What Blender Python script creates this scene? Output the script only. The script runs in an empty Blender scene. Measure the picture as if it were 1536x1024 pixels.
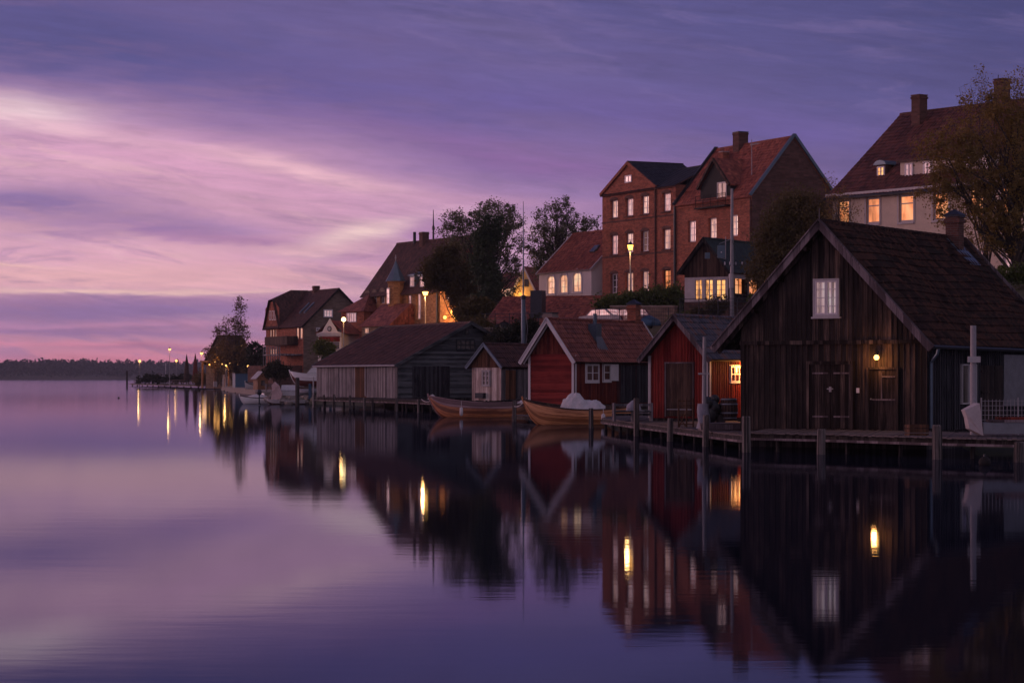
import bpy, math, random
import numpy as np
from mathutils import Vector
random.seed(7)
SC = bpy.context.scene
COL = SC.collection
F, HZ, CX, CH = 3600.0, 566.0, 768.0, 2.3
R_ = math.radians

# ------------------------------------------------------------------ mesh helpers
class MB:
    def __init__(s): s.v = []; s.f = []; s.m = []; s.uv = []
    def add(s, vs, fs, mi=0, uvs=None):
        o = len(s.v); s.v += [tuple(p) for p in vs]
        for f in fs:
            s.f.append([o + i for i in f]); s.m.append(mi)
            s.uv.append([uvs[i] for i in f] if uvs is not None else None)
        return s
    def poly(s, pts, mi=0): return s.add(pts, [list(range(len(pts)))], mi)
    def box(s, x0, x1, y0, y1, z0, z1, mi=0):
        v = [(x, y, z) for z in (z0, z1) for y in (y0, y1) for x in (x0, x1)]
        return s.add(v, [(0, 2, 3, 1), (4, 5, 7, 6), (0, 1, 5, 4), (2, 6, 7, 3), (0, 4, 6, 2), (1, 3, 7, 5)], mi)
    def prism(s, pts, vec, mi=0):
        n = len(pts); a = [Vector(p) for p in pts]; b = [p + Vector(vec) for p in a]
        return s.add(a + b, [list(range(n))[::-1], list(range(n, 2 * n))] + [(i, (i + 1) % n, n + (i + 1) % n, n + i) for i in range(n)], mi)
    def beam(s, p, q, w, h, up=(0, 0, 1), mi=0):
        p, q = Vector(p), Vector(q); d = (q - p).normalized(); u = Vector(up)
        sd = d.cross(u)
        if sd.length < 1e-4: sd = d.cross(Vector((1, 0, 0)))
        sd.normalize(); u = sd.cross(d); a = sd * w / 2; b = u * h / 2
        return s.prism([p - a - b, p + a - b, p + a + b, p - a + b], q - p, mi)
    def tube(s, pts, r, n=8, mi=0, cap=True):
        pts = [Vector(p) for p in pts]; rs = r if isinstance(r, (list, tuple)) else [r] * len(pts)
        vs = []; fs = []; ref = None
        for i, p in enumerate(pts):
            d = (pts[min(i + 1, len(pts) - 1)] - pts[max(i - 1, 0)]).normalized()
            if ref is None: ref = d.cross(Vector((0.31, 0.2, 0.93)) if abs(d.z) < .9 else Vector((1, 0, 0))).normalized()
            a = (ref - d * ref.dot(d)).normalized(); ref = a; b = d.cross(a)
            vs += [p + (a * math.cos(2 * math.pi * k / n) + b * math.sin(2 * math.pi * k / n)) * rs[i] for k in range(n)]
        for i in range(len(pts) - 1):
            for k in range(n): fs.append((i * n + k, i * n + (k + 1) % n, (i + 1) * n + (k + 1) % n, (i + 1) * n + k))
        if cap: fs += [list(range(n))[::-1], list(range((len(pts) - 1) * n, len(pts) * n))]
        return s.add(vs, fs, mi)
    def lathe(s, prof, c=(0, 0, 0), n=16, mi=0, sx=1, sy=1):
        vs = [(c[0] + sx * r * math.cos(2 * math.pi * k / n), c[1] + sy * r * math.sin(2 * math.pi * k / n), c[2] + z) for r, z in prof for k in range(n)]
        fs = [(i * n + k, i * n + (k + 1) % n, (i + 1) * n + (k + 1) % n, (i + 1) * n + k) for i in range(len(prof) - 1) for k in range(n)]
        fs += [list(range(n))[::-1], list(range((len(prof) - 1) * n, len(prof) * n))]
        return s.add(vs, fs, mi)
    def ball(s, c, r, n=12, mi=0, rz=None):
        rz = rz or r
        return s.lathe([(max(.001, r * math.sin(math.pi * i / n)), -rz * math.cos(math.pi * i / n)) for i in range(n + 1)], c, n, mi)
    def build(s, name, mats, parent=None, smooth=False, uv=True):
        me = bpy.data.meshes.new(name); me.from_pydata(s.v, [], s.f)
        if not isinstance(mats, (list, tuple)): mats = [mats]
        for m in mats: me.materials.append(m)
        if len(mats) > 1: me.polygons.foreach_set('material_index', s.m)
        if smooth: me.polygons.foreach_set('use_smooth', [True] * len(s.f))
        if uv:
            lay = me.uv_layers.new(name='UVMap'); out = []
            for p, u in zip(me.polygons, s.uv):
                if u is not None:
                    for q in u: out += [q[0], q[1]]
                    continue
                n = p.normal
                a = Vector((-n.y, n.x, 0)) if (n.x * n.x + n.y * n.y) > .004 else Vector((1, 0, 0))
                a.normalize(); b = n.cross(a)
                if b.z < 0: a = -a; b = -b
                for i in p.vertices:
                    c = me.vertices[i].co; out += [c.dot(a), c.dot(b)]
            lay.data.foreach_set('uv', out)
        o = bpy.data.objects.new(name, me); COL.objects.link(o)
        if parent is not None: o.parent = parent
        return o

def tag(o, label, cat, group=None, kind=None):
    if label: o['label'] = label
    if cat: o['category'] = cat
    if group: o['group'] = group
    if kind: o['kind'] = kind
    return o
def thing(name, label, cat, loc=(0, 0, 0), rz=0, group=None):
    o = bpy.data.objects.new(name, None); COL.objects.link(o); o.empty_display_size = .2
    o.location = loc; o.rotation_euler = (0, 0, rz)
    return tag(o, label, cat, group)
def struct(o):
    o['kind'] = 'structure'; return o
def copy_tree(o, loc, rz, label, parent=None):
    c = o.copy(); COL.objects.link(c)
    if parent is None:
        c.location = loc; c.rotation_euler = (0, 0, rz); c['label'] = label
    else: c.parent = parent
    for ch in list(o.children): copy_tree(ch, None, None, None, c)
    return c
def XY(px, s): return ((px - CX) / s, F / s)
def ZZ(py, s): return CH + (HZ - py) / s
def PT(px, py, s): return Vector(((px - CX) / s, F / s, ZZ(py, s)))

# ------------------------------------------------------------------ node expression helper
class NT:
    def __init__(s, nt): s.nt = nt
    def node(s, t, **kw):
        n = s.nt.nodes.new(t)
        for k, v in kw.items(): setattr(n, k, v)
        return n
    def put(s, sock, v):
        if isinstance(v, E): s.nt.links.new(v.s, sock)
        elif isinstance(v, bpy.types.NodeSocket): s.nt.links.new(v, sock)
        elif v is not None: sock.default_value = v
    def math(s, op, a, b=None, c=None, clamp=False):
        n = s.node('ShaderNodeMath', operation=op, use_clamp=clamp)
        s.put(n.inputs[0], a); s.put(n.inputs[1], b); s.put(n.inputs[2], c)
        return E(s, n.outputs[0])
    def comb(s, x, y, z=0.0):
        n = s.node('ShaderNodeCombineXYZ'); s.put(n.inputs[0], x); s.put(n.inputs[1], y); s.put(n.inputs[2], z)
        return n.outputs[0]
    def noise(s, vec, scale=1.0, detail=4.0, rough=.55, dist=0.0):
        n = s.node('ShaderNodeTexNoise'); s.put(n.inputs['Vector'], vec)
        n.inputs['Scale'].default_value = scale; n.inputs['Detail'].default_value = detail
        n.inputs['Roughness'].default_value = rough; n.inputs['Distortion'].default_value = dist
        return E(s, n.outputs['Fac'])
    def ramp(s, fac, stops, interp='LINEAR'):
        n = s.node('ShaderNodeValToRGB'); n.color_ramp.interpolation = interp; s.put(n.inputs[0], fac)
        el = n.color_ramp.elements
        while len(el) < len(stops): el.new(.5)
        for e, (p, c) in zip(el, stops):
            e.position = p; e.color = (c[0], c[1], c[2], 1) if not isinstance(c, (int, float)) else (c, c, c, 1)
        return n.outputs[0]
    def mix(s, fac, a, b, mode='MIX'):
        n = s.node('ShaderNodeMix', data_type='RGBA', blend_type=mode)
        s.put(n.inputs[0], fac)
        for k, v in ((6, a), (7, b)):
            if isinstance(v, tuple): v = (v[0], v[1], v[2], 1)
            s.put(n.inputs[k], v)
        return n.outputs[2]
    def step(s, x, lo, hi):
        n = s.node('ShaderNodeMapRange', interpolation_type='SMOOTHSTEP')
        s.put(n.inputs[0], x); n.inputs[1].default_value = lo; n.inputs[2].default_value = hi
        return E(s, n.outputs[0])
    def bump(s, h, strength=.5, dist=.02):
        n = s.node('ShaderNodeBump'); s.put(n.inputs['Height'], h)
        n.inputs['Strength'].default_value = strength; n.inputs['Distance'].default_value = dist
        return n.outputs[0]
class E:
    def __init__(s, t, sock): s.t = t; s.s = sock
    def __add__(s, o): return s.t.math('ADD', s, o)
    __radd__ = __add__
    def __mul__(s, o): return s.t.math('MULTIPLY', s, o)
    __rmul__ = __mul__
    def __sub__(s, o): return s.t.math('SUBTRACT', s, o)
    def __rsub__(s, o): return s.t.math('SUBTRACT', o, s)
    def __truediv__(s, o): return s.t.math('DIVIDE', s, o)

def srgb(r, g, b):
    f = lambda c: (c / 255) / 12.92 if c / 255 <= .04045 else ((c / 255 + .055) / 1.055) ** 2.4
    return (f(r), f(g), f(b))

# ------------------------------------------------------------------ materials
def newmat(name):
    m = bpy.data.materials.new(name); m.use_nodes = True
    t = NT(m.node_tree); b = m.node_tree.nodes['Principled BSDF']
    return m, t, b
def coords(t, kind='UV'): return t.node('ShaderNodeTexCoord').outputs[kind]
def scaled(t, vec, sx, sy, sz=1.0):
    n = t.node('ShaderNodeVectorMath', operation='MULTIPLY'); t.put(n.inputs[0], vec); n.inputs[1].default_value = (sx, sy, sz)
    return n.outputs[0]

def m_plain(name, c, rough=.6, var=.25, scale=3.0, metal=0.0, bump=.15):
    m, t, b = newmat(name); o = coords(t, 'Object')
    n = t.noise(o, scale, 5); n2 = t.noise(o, scale * 7, 3)
    k = n * .7 + n2 * .3
    c0 = tuple(x * (1 - var) for x in c); c1 = tuple(min(1, x * (1 + var)) for x in c)
    t.put(b.inputs['Base Color'], t.ramp(k, [(.3, c0), (.7, c1)]))
    b.inputs['Roughness'].default_value = rough; b.inputs['Metallic'].default_value = metal
    if bump: t.put(b.inputs['Normal'], t.bump(k, bump, .03))
    return m
def m_brick(name, c1, c2, mortar, w=.26, h=.085):
    m, t, b = newmat(name); uv = coords(t)
    n = t.node('ShaderNodeTexBrick'); t.put(n.inputs['Vector'], uv)
    n.inputs['Scale'].default_value = 1; n.inputs['Brick Width'].default_value = w; n.inputs['Row Height'].default_value = h
    n.inputs['Mortar Size'].default_value = .012; n.inputs['Bias'].default_value = -.1
    n.inputs['Color1'].default_value = (*c1, 1); n.inputs['Color2'].default_value = (*c2, 1); n.inputs['Mortar'].default_value = (*mortar, 1)
    cell = t.node('ShaderNodeTexWhiteNoise', noise_dimensions='2D')
    sn = t.node('ShaderNodeVectorMath', operation='SNAP'); t.put(sn.inputs[0], uv); sn.inputs[1].default_value = (w * 2, h * 2, 1)
    t.put(cell.inputs['Vector'], sn.outputs[0])
    big = t.noise(uv, .55, 5, .65); mid = t.noise(scaled(t, uv, 1.2, 4), 1, 3)
    k = t.ramp(big * .5 + mid * .3 + E(t, cell.outputs['Value']) * .25, [(.25, .5), (.5, .95), (.8, 1.5)])
    t.put(b.inputs['Base Color'], t.mix(1.0, n.outputs['Color'], k, 'MULTIPLY'))
    b.inputs['Roughness'].default_value = .85; b.inputs['Specular IOR Level'].default_value = .15
    t.put(b.inputs['Normal'], t.bump(E(t, n.outputs['Fac']) * -1 + mid * .6, .5, .02))
    return m
def m_tile(name, c1, c2, tw=.24, rh=.33, moss=None, gloss=.6):
    m, t, b = newmat(name); uv = coords(t)
    sn = t.node('ShaderNodeVectorMath', operation='SNAP'); t.put(sn.inputs[0], uv); sn.inputs[1].default_value = (tw, rh, 1)
    cell = t.node('ShaderNodeTexWhiteNoise', noise_dimensions='2D'); t.put(cell.inputs['Vector'], sn.outputs[0])
    big = t.noise(uv, .6, 5, .65); fine = t.noise(uv, 9, 3)
    k = (E(t, cell.outputs['Value']) - .5) * .75 + (big - .5) * 1.1 + (fine - .5) * .5 + .5
    cm = tuple((a + d) / 2 for a, d in zip(c1, c2))
    col = t.ramp(k, [(.05, tuple(x * .55 for x in c1)), (.35, c1), (.6, cm), (.85, c2), (1, tuple(x * 1.5 for x in c2))])
    if moss: col = t.mix(t.step(big * .5 + fine * .3 + E(t, cell.outputs['Value']) * .2, .50, .62), col, moss)
    t.put(b.inputs['Base Color'], col); b.inputs['Roughness'].default_value = gloss; b.inputs['Specular IOR Level'].default_value = .22 if gloss < .7 else .08
    sep = t.node('ShaderNodeSeparateXYZ'); t.put(sep.inputs[0], uv)
    v = t.math('FRACT', E(t, sep.outputs[1]) / rh); u = t.math('SINE', E(t, sep.outputs[0]) * (2 * math.pi / tw))
    t.put(b.inputs['Normal'], t.bump((1 - v) * .7 + u * .35 + fine * .4, .5, .035))
    return m
def m_board(name, c0, c1, w=.18, horiz=False, rough=.75, streak=1.0, light=None):
    """painted or weathered boards: every board has its own tone, grain runs along it, worn streaks"""
    m, t, b = newmat(name); uv = coords(t)
    sep = t.node('ShaderNodeSeparateXYZ'); t.put(sep.inputs[0], uv)
    a, g = (sep.outputs[1], sep.outputs[0]) if horiz else (sep.outputs[0], sep.outputs[1])
    idx = t.math('FLOOR', E(t, a) / w)
    cell = t.node('ShaderNodeTexWhiteNoise', noise_dimensions='1D'); t.put(cell.inputs['W'], idx)
    cv = E(t, cell.outputs['Value'])
    grain = t.noise(t.comb(E(t, a) * 26, E(t, g) * 1.1 + cv * 40), 1, 5, .6)
    big = t.noise(t.comb(E(t, a) * 1.5, E(t, g) * .5), 1, 4, .6)
    k = (cv - .5) * .5 * streak + (grain - .5) * 1.1 + (big - .5) * .9 + .48
    stops = [(.12, tuple(x * .7 for x in c0)), (.4, c0), (.68, c1)]
    if light: stops.append((.92, light))
    t.put(b.inputs['Base Color'], t.ramp(k, stops)); b.inputs['Roughness'].default_value = rough; b.inputs['Specular IOR Level'].default_value = .12 if rough > .6 else .4
    fr = t.math('FRACT', E(t, a) / w); groove = t.step(t.math('ABSOLUTE', fr - .5), .42, .5)
    t.put(b.inputs['Normal'], t.bump(grain * .5 - groove * 1.6, .45, .015))
    return m
def m_leaf(name, cols, scale=.9, rough=.55, trans=.25):
    m, t, b = newmat(name); o = coords(t, 'Object')
    k = t.noise(o, scale, 3, .6) * .6 + t.noise(o, scale * 9, 2) * .5 - .05
    n = len(cols); t.put(b.inputs['Base Color'], t.ramp(k, [(.25 + .5 * i / max(1, n - 1), c) for i, c in enumerate(cols)]))
    b.inputs['Roughness'].default_value = rough; b.inputs['Specular IOR Level'].default_value = .2
    tr = t.node('ShaderNodeBsdfTranslucent'); tr.inputs[0].default_value = (*cols[-1], 1)
    mx = t.node('ShaderNodeMixShader'); mx.inputs[0].default_value = trans
    out = m.node_tree.nodes['Material Output']
    t.put(mx.inputs[1], b.outputs[0]); t.put(mx.inputs[2], tr.outputs[0]); t.put(out.inputs[0], mx.outputs[0])
    return m
def m_pane(name, ecol, estr, ior=1.9, curtain=(.25, .22, .22), sx=2.6, sz=.7, dark=.25):
    """window glass: a room or curtain behind it (emission shows lit rooms, and painted-in sky glow on some panes), sky mirrored by the glass"""
    m, t, b = newmat(name); o = coords(t, 'Object'); nt = m.node_tree
    k = t.noise(scaled(t, o, sx, sx, sz), 1, 3, .55, .4)
    inner = t.node('ShaderNodeBsdfDiffuse'); t.put(inner.inputs[0], t.ramp(k, [(.4, tuple(x * .3 for x in curtain)), (.55, curtain)]))
    em = t.node('ShaderNodeEmission'); t.put(em.inputs[0], t.ramp(k, [(.33, tuple(x * dark for x in ecol)), (.5, ecol), (.68, tuple(min(1, x * 1.35 + .05) for x in ecol))]))
    em.inputs[1].default_value = estr
    ad = t.node('ShaderNodeAddShader'); t.put(ad.inputs[0], inner.outputs[0]); t.put(ad.inputs[1], em.outputs[0])
    gl = t.node('ShaderNodeBsdfGlossy'); gl.inputs['Roughness'].default_value = .03
    t.put(gl.inputs['Normal'], t.bump(t.noise(o, 1.1, 2), .25, .02))
    lw = t.node('ShaderNodeLayerWeight'); lw.inputs[0].default_value = .5; f0 = ((ior - 1) / (ior + 1)) ** 2
    fr = t.math('POWER', E(t, lw.outputs['Facing']), 4.0) * (1 - f0) + f0
    mx = t.node('ShaderNodeMixShader'); t.put(mx.inputs[0], fr); t.put(mx.inputs[1], ad.outputs[0]); t.put(mx.inputs[2], gl.outputs[0])
    t.put(nt.nodes['Material Output'].inputs[0], mx.outputs[0]); nt.nodes.remove(b)
    return m
def m_glow(name, c, s):
    m, t, b = newmat(name); em = t.node('ShaderNodeEmission'); em.inputs[0].default_value = (*c, 1); em.inputs[1].default_value = s
    t.put(m.node_tree.nodes['Material Output'].inputs[0], em.outputs[0]); m.node_tree.nodes.remove(b)
    return m

M = dict(
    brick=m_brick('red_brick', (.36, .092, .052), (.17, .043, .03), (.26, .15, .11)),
    brick_dark=m_brick('dark_brick', (.13, .05, .04), (.09, .04, .035), (.12, .09, .08)),
    brick_yellow=m_brick('ochre_brick', (.40, .19, .08), (.30, .12, .05), (.28, .2, .14)),
    brick_brown=m_brick('brown_brick', (.20, .13, .10), (.15, .10, .08), (.2, .16, .14)),
    tile_barn=m_tile('barn_pantile', (.030, .019, .018), (.125, .052, .036), moss=(.024, .021, .019), gloss=.9),
    tile_red=m_tile('red_pantile', (.20, .052, .036), (.32, .095, .06), gloss=.6),
    tile_old=m_tile('old_red_pantile', (.16, .046, .036), (.26, .085, .06), gloss=.55),
    tile_dark=m_tile('dark_pantile', (.06, .026, .023), (.10, .042, .034), gloss=.6),
    recess_shade=m_plain('recess_shade', (.012, .011, .012), .9, .2, 2),
    tile_umber=m_tile('umber_pantile', (.085, .032, .026), (.14, .05, .038), gloss=.55),
    tile_black=m_tile('black_pantile', (.022, .02, .024), (.04, .035, .04), gloss=.5),
    tile_slate=m_tile('blue_grey_tile', (.07, .065, .085), (.13, .11, .12), moss=(.15, .06, .04), gloss=.5),
    tile_green=m_tile('green_roofing', (.018, .03, .026), (.03, .045, .035), gloss=.6),
    barn=m_board('tarred_board', (.022, .017, .017), (.074, .050, .045), .2, light=(.21, .135, .105)),
    barn_door=m_board('tarred_door', (.014, .010, .010), (.066, .046, .043), .15, light=(.18, .13, .11)),
    barn_side=m_board('black_board', (.02, .02, .026), (.06, .058, .07), .17),
    verge=m_board('weathered_verge', (.10, .075, .085), (.24, .19, .21), .3),
    red=m_board('falu_red', (.15, .016, .015), (.27, .034, .028), .16),
    red_h=m_board('falu_red_lap', (.15, .018, .018), (.26, .036, .032), .17, True),
    red_old=m_board('falu_red_old', (.10, .02, .018), (.22, .05, .035), .14),
    white=m_plain('white_paint', (.62, .56, .60), .5, .12, 2),
    offwhite=m_plain('grey_white_paint', (.42, .38, .40), .55, .2, 2),
    grey_lap=m_board('grey_lapboard', (.055, .06, .07), (.13, .135, .15), .17, True),
    grey_wall=m_board('bare_grey_board', (.12, .11, .125), (.265, .245, .27), .2, light=(.36, .33, .35)),
    pale_wall=m_board('pale_bare_board', (.42, .30, .27), (.84, .68, .62), .17, light=(.85, .76, .7)),
    rust_wood=m_board('rusty_brown_board', (.09, .045, .03), (.22, .10, .06), .2),
    brown=m_board('brown_board', (.045, .026, .022), (.11, .065, .05), .16),
    deck=m_board('deck_plank', (.075, .062, .066), (.19, .155, .155), .16, True),
    pile=m_board('pile_wood', (.05, .042, .042), (.19, .16, .155), .09),
    dkwood=m_board('dark_wet_wood', (.02, .017, .018), (.06, .05, .05), .12),
    cream=m_plain('cream_plaster', (.60, .48, .39), .85, .14, 1.1),
    chapel=m_plain('white_plaster', (.72, .62, .60), .85, .1, 1.2),
    yellow=m_plain('yellow_plaster', (.66, .48, .24), .85, .12, 1.2),
    grey_plaster=m_plain('grey_plaster', (.22, .17, .16), .85, .15, 1),
    metal=m_plain('grey_metal', (.20, .20, .23), .4, .2, 3, .6),
    dkmetal=m_plain('dark_metal', (.03, .034, .045), .45, .2, 3, .5),
    zinc=m_plain('zinc_sheet', (.10, .14, .19), .4, .2, 2, .5),
    pole=m_plain('pole_grey', (.28, .26, .29), .55, .2, 3),
    ground=m_plain('earth_ground', (.07, .058, .045), .95, .4, .6),
    stone=m_plain('quay_stone', (.22, .18, .16), .85, .3, 1.5),
    canvas=m_plain('pale_canvas', (.56, .52, .55), .8, .16, 5, 0, .9),
    blue=m_plain('blue_paint', (.04, .09, .17), .5, .2, 2),
    whiteh=m_plain('white_gelcoat', (.80, .76, .78), .3, .08, 2),
    cloth_grey=m_plain('grey_cloth', (.26, .25, .31), .85, .25, 5, 0, .8),
    pinktarp=m_plain('pinkish_tarp', (.62, .42, .42), .7, .2, 5),
    antifoul=m_plain('red_antifouling', (.14, .03, .025), .6, .2, 2),
    black=m_plain('black_rubber', (.015, .015, .018), .6, .3, 3),
    orange=m_plain('orange_timber', (.22, .10, .05), .7, .25, 3),  # plain orange-brown base colour, nothing emitted
    hull_red=m_board('varnished_mahogany', (.26, .085, .04), (.60, .22, .095), .12, True, .35),
    hull_oak=m_board('varnished_oak', (.38, .15, .06), (.70, .32, .145), .12, True, .35),
    hull_sheer=m_board('worn_sheer_paint', (.19, .10, .11), (.33, .20, .21), .2, True, .45),
    bark=m_plain('bark', (.045, .034, .028), .9, .4, 6),
    leaf_autumn=m_leaf('autumn_leaf', [(.07, .06, .024), (.15, .115, .038), (.25, .16, .044), (.36, .20, .05)]),
    leaf_dark=m_leaf('dark_leaf', [(.010, .014, .009), (.022, .026, .013), (.036, .04, .018)]),
    leaf_ivy=m_leaf('ivy_leaf', [(.02, .032, .017), (.042, .06, .028), (.07, .09, .04)], trans=.1),
    leaf_olive=m_leaf('olive_leaf', [(.03, .028, .012), (.075, .058, .018), (.13, .09, .026)]),
    leaf_brown=m_leaf('brown_leaf', [(.045, .04, .018), (.095, .074, .028), (.16, .11, .036)]),
    leaf_grey=m_leaf('grey_leaf', [(.07, .082, .05), (.15, .155, .09), (.24, .225, .125)]),
    leaf_hedge=m_leaf('hedge_leaf', [(.035, .05, .013), (.075, .095, .024), (.13, .14, .036)]),
    leaf_birch=m_leaf('birch_leaf', [(.05, .04, .022), (.12, .08, .034), (.22, .12, .045)]),
    leaf_far=m_leaf('far_leaf', [(.010, .012, .014), (.02, .022, .022), (.03, .033, .03)], scale=.05, trans=0),
    pane_painted_sky=m_pane('pane_painted_sky', (1.0, .46, .44), .72, 2.1, (.42, .36, .36), dark=.4),  # pink emission: weak room light plus painted-in sky reflection
    pane_dark=m_pane('pane_dark', (.5, .35, .4), .02, 1.6, (.06, .05, .06)),
    pane_soft=m_pane('pane_soft', (1.0, .44, .27), .85, 1.55, (.4, .33, .33), dark=.45),
    pane_warm=m_pane('pane_warm', (1.0, .30, .10), .95, 1.3, (.3, .2, .15), 1.1, .5, dark=.4),
    pane_hot=m_pane('pane_hot', (1.0, .42, .12), 1.25, 1.3, (.3, .2, .12), 3.2, .9, dark=.25),
    pane_arch=m_pane('pane_arch', (1.0, .46, .26), 1.0, 1.4, (.4, .33, .3), 1.0, .5, dark=.7),
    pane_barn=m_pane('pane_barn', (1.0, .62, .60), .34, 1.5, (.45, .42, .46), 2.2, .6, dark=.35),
    pane_dim=m_pane('pane_dim', (1.0, .42, .30), .12, 1.6, (.16, .13, .15), dark=.2),
    pane_bright=m_pane('pane_bright', (1.0, .50, .40), .85, 1.6, (.5, .44, .42), 1.6, .5, dark=.55),
    pane_pink=m_pane('pane_pink', (1.0, .48, .50), .45, 1.6, (.4, .33, .36)),
    glow=m_glow('lamp_glow', (1.0, .48, .10), 7.0),
    glow_far=m_glow('lamp_glow_far', (1.0, .50, .14), 3.2),
    glow_soft=m_glow('lamp_glow_soft', (1.0, .42, .07), 5.5),
    glow_white=m_glow('lamp_glow_white', (1.0, .66, .30), 8.0),
)
# ------------------------------------------------------------------ camera, view
cam = bpy.data.cameras.new('camera'); co = bpy.data.objects.new('camera', cam); COL.objects.link(co)
co.location = (0, 0, CH); co.rotation_euler = (math.pi / 2, 0, 0)
cam.sensor_width = 36; cam.lens = F / 1536 * 36; cam.shift_y = (HZ - 512) / 1536; cam.clip_start = .5; cam.clip_end = 8000
SC.camera = co
SC.view_settings.view_transform = 'Standard'; SC.view_settings.look = 'None'; SC.view_settings.gamma = 1; SC.view_settings.exposure = 0
SC.cycles.max_bounces = 6; SC.cycles.diffuse_bounces = 3; SC.cycles.glossy_bounces = 4; SC.cycles.volume_bounces = 0
SC.cycles.transmission_bounces = 3; SC.cycles.transparent_max_bounces = 6
SC.cycles.caustics_reflective = True; SC.cycles.sample_clamp_indirect = 6

# ------------------------------------------------------------------ dusk sky (direction based)
W = bpy.data.worlds.new('World'); SC.world = W; W.use_nodes = True
t = NT(W.node_tree); bg = W.node_tree.nodes['Background']
d = t.node('ShaderNodeTexCoord').outputs['Generated']
sp = t.node('ShaderNodeSeparateXYZ'); t.put(sp.inputs[0], d)
dx, dy, dz = [E(t, o) for o in sp.outputs]
hor = t.math('SQRT', dx * dx + dy * dy + 1e-6)
az = t.math('ARCTAN2', dx, dy)
x0 = az * F + CX
e0 = t.math('MAXIMUM', t.math('MINIMUM', dz / hor, 4.0), 0.0) * F
wv = t.comb(x0 / 330.0, e0 / 75.0, 0.0)
n1 = t.noise(wv, .55, 5, .6, .3) - .5
n2 = t.noise(t.comb(x0 / 420.0, e0 / 42.0, 3.0), 1, 5, .62, .5) - .5
n3 = t.noise(t.comb(x0 / 700.0, e0 / 200.0, 9.0), 1, 4, .55, .4) - .5
n4 = t.noise(t.comb(x0 / 150.0 + n1 * 2.0, (e0 + x0 * .12) / 17.0, 5.0), 1, 6, .65, .6) - .5
x = x0 + n3 * 160 + n1 * 60
e = e0 + n1 * 78 + n2 * 34 + n4 * 12
slope = t.math('MAXIMUM', t.math('MINIMUM', x, 1600.0), -900.0)
e2 = e + slope * .27 + n3 * 80 + n2 * 40
S = srgb
upper = t.ramp(e2 / 4000, [(0, S(218, 170, 194)), (.075, S(212, 166, 192)), (.104, S(192, 148, 184)), (.12, S(164, 128, 174)), (.14, S(136, 111, 162)), (.165, S(110, 96, 150)), (.195, S(92, 86, 140)), (.245, S(73, 74, 125)), (.35, S(57, 61, 108)), (1, S(50, 55, 98))])
low = t.ramp(e / 400, [(0, S(218, 132, 156)), (.07, S(220, 144, 170)), (.14, S(204, 144, 176)), (.21, S(184, 134, 174)), (.27, S(188, 138, 176)), (.36, S(234, 178, 192)), (.5, S(224, 172, 192)), (.75, S(216, 166, 192)), (1, S(208, 160, 190))])
right = t.step(x, 420.0, 1000.0)
low = t.mix(right, low, t.ramp(e / 400, [(0, S(178, 124, 164)), (.3, S(180, 130, 176)), (.55, S(160, 118, 170)), (.75, S(140, 112, 170)), (1, S(108, 95, 158))]))
col = t.mix(t.step(e2, 250.0, 420.0), low, upper)
# broken cloud sheets: darker puffs low in the pink sky, paler wisps in the upper blue
pw = t.noise(t.comb(x0 / 210.0 + n1 * 1.2, (e0 + x0 * .16) / 40.0 + n3 * 2.0, 17.0), 1, 8, .62, .7)
pu = t.noise(t.comb(x0 / 260.0 + n2 * 1.0, (e0 + x0 * .20) / 46.0 + n1 * 1.5, 23.0), 1, 8, .64, .8)
lowz = t.step(e2, 520.0, 330.0)
col = t.mix(t.step(pw, .50, .62) * lowz * .55, col, S(156, 122, 168)); col = t.mix(t.step(pu, .54, .66) * lowz * .55, col, S(240, 196, 200))
upz = t.step(e2, 400.0, 560.0)
col = t.mix(t.step(pu, .48, .68) * upz * .30, col, S(136, 116, 166)); col = t.mix(t.step(pw, .48, .66) * upz * .32, col, S(84, 80, 126))
def streak(cx, ce, wx, we, tilt, c, amt, k=1.0):
    global col
    u = (x - cx) / wx; v = (e - ce - (x - cx) * tilt) / we
    g = t.math('EXPONENT', (u * u + v * v) * -1.0) * amt
    g = t.math('MINIMUM', t.math('MAXIMUM', g * (n2 * 2.2 * k + n1 * 1.4 + n4 * 1.6 + 1.0), 0.0), 1.0)
    col = t.mix(g, col, c)
streak(300, 250, 330, 95, -.1, S(226, 166, 194), .55)
streak(250, 335, 260, 42, -.22, S(222, 164, 196), .6)
streak(20, 400, 130, 22, -.08, S(246, 214, 220), .95)
streak(120, 372, 120, 14, -.2, S(236, 190, 204), .6)
streak(455, 308, 150, 15, -.22, S(236, 186, 200), .8)
streak(700, 265, 160, 9, -.05, S(206, 154, 186), .45)
streak(60, 255, 200, 32, -.05, S(142, 114, 164), .95)
streak(250, 226, 190, 15, -.05, S(158, 124, 172), .85)
streak(395, 196, 190, 12, -.12, S(158, 112, 166), .75)
streak(540, 206, 66, 14, .22, S(252, 216, 212), 1.05)
streak(470, 186, 110, 6, -.03, S(236, 186, 196), .7)
streak(640, 205, 70, 22, .1, S(158, 112, 172), .7)
streak(120, 152, 330, 16, -.02, S(240, 184, 190), .85)
streak(200, 127, 260, 5, 0, S(250, 204, 196), 1.0)
streak(0, 168, 90, 4, .02, S(250, 204, 190), .7)
streak(150, 100, 330, 18, .0, S(148, 116, 166), 1.0)
streak(230, 76, 300, 7, .0, S(210, 146, 184), .6)
streak(160, 66, 260, 8, -.02, S(160, 120, 168), .9)
streak(130, 46, 230, 5, -.03, S(228, 144, 170), .75)
streak(260, 38, 130, 5, -.03, S(164, 108, 154), .65)
streak(60, 14, 330, 14, 0, S(222, 130, 156), .7)
streak(1330, 225, 240, 26, -.03, S(112, 95, 156), .4)
streak(1000, 390, 380, 40, -.12, S(106, 91, 156), .6)
streak(420, 440, 380, 65, -.2, S(98, 86, 150), .7, .5)
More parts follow.
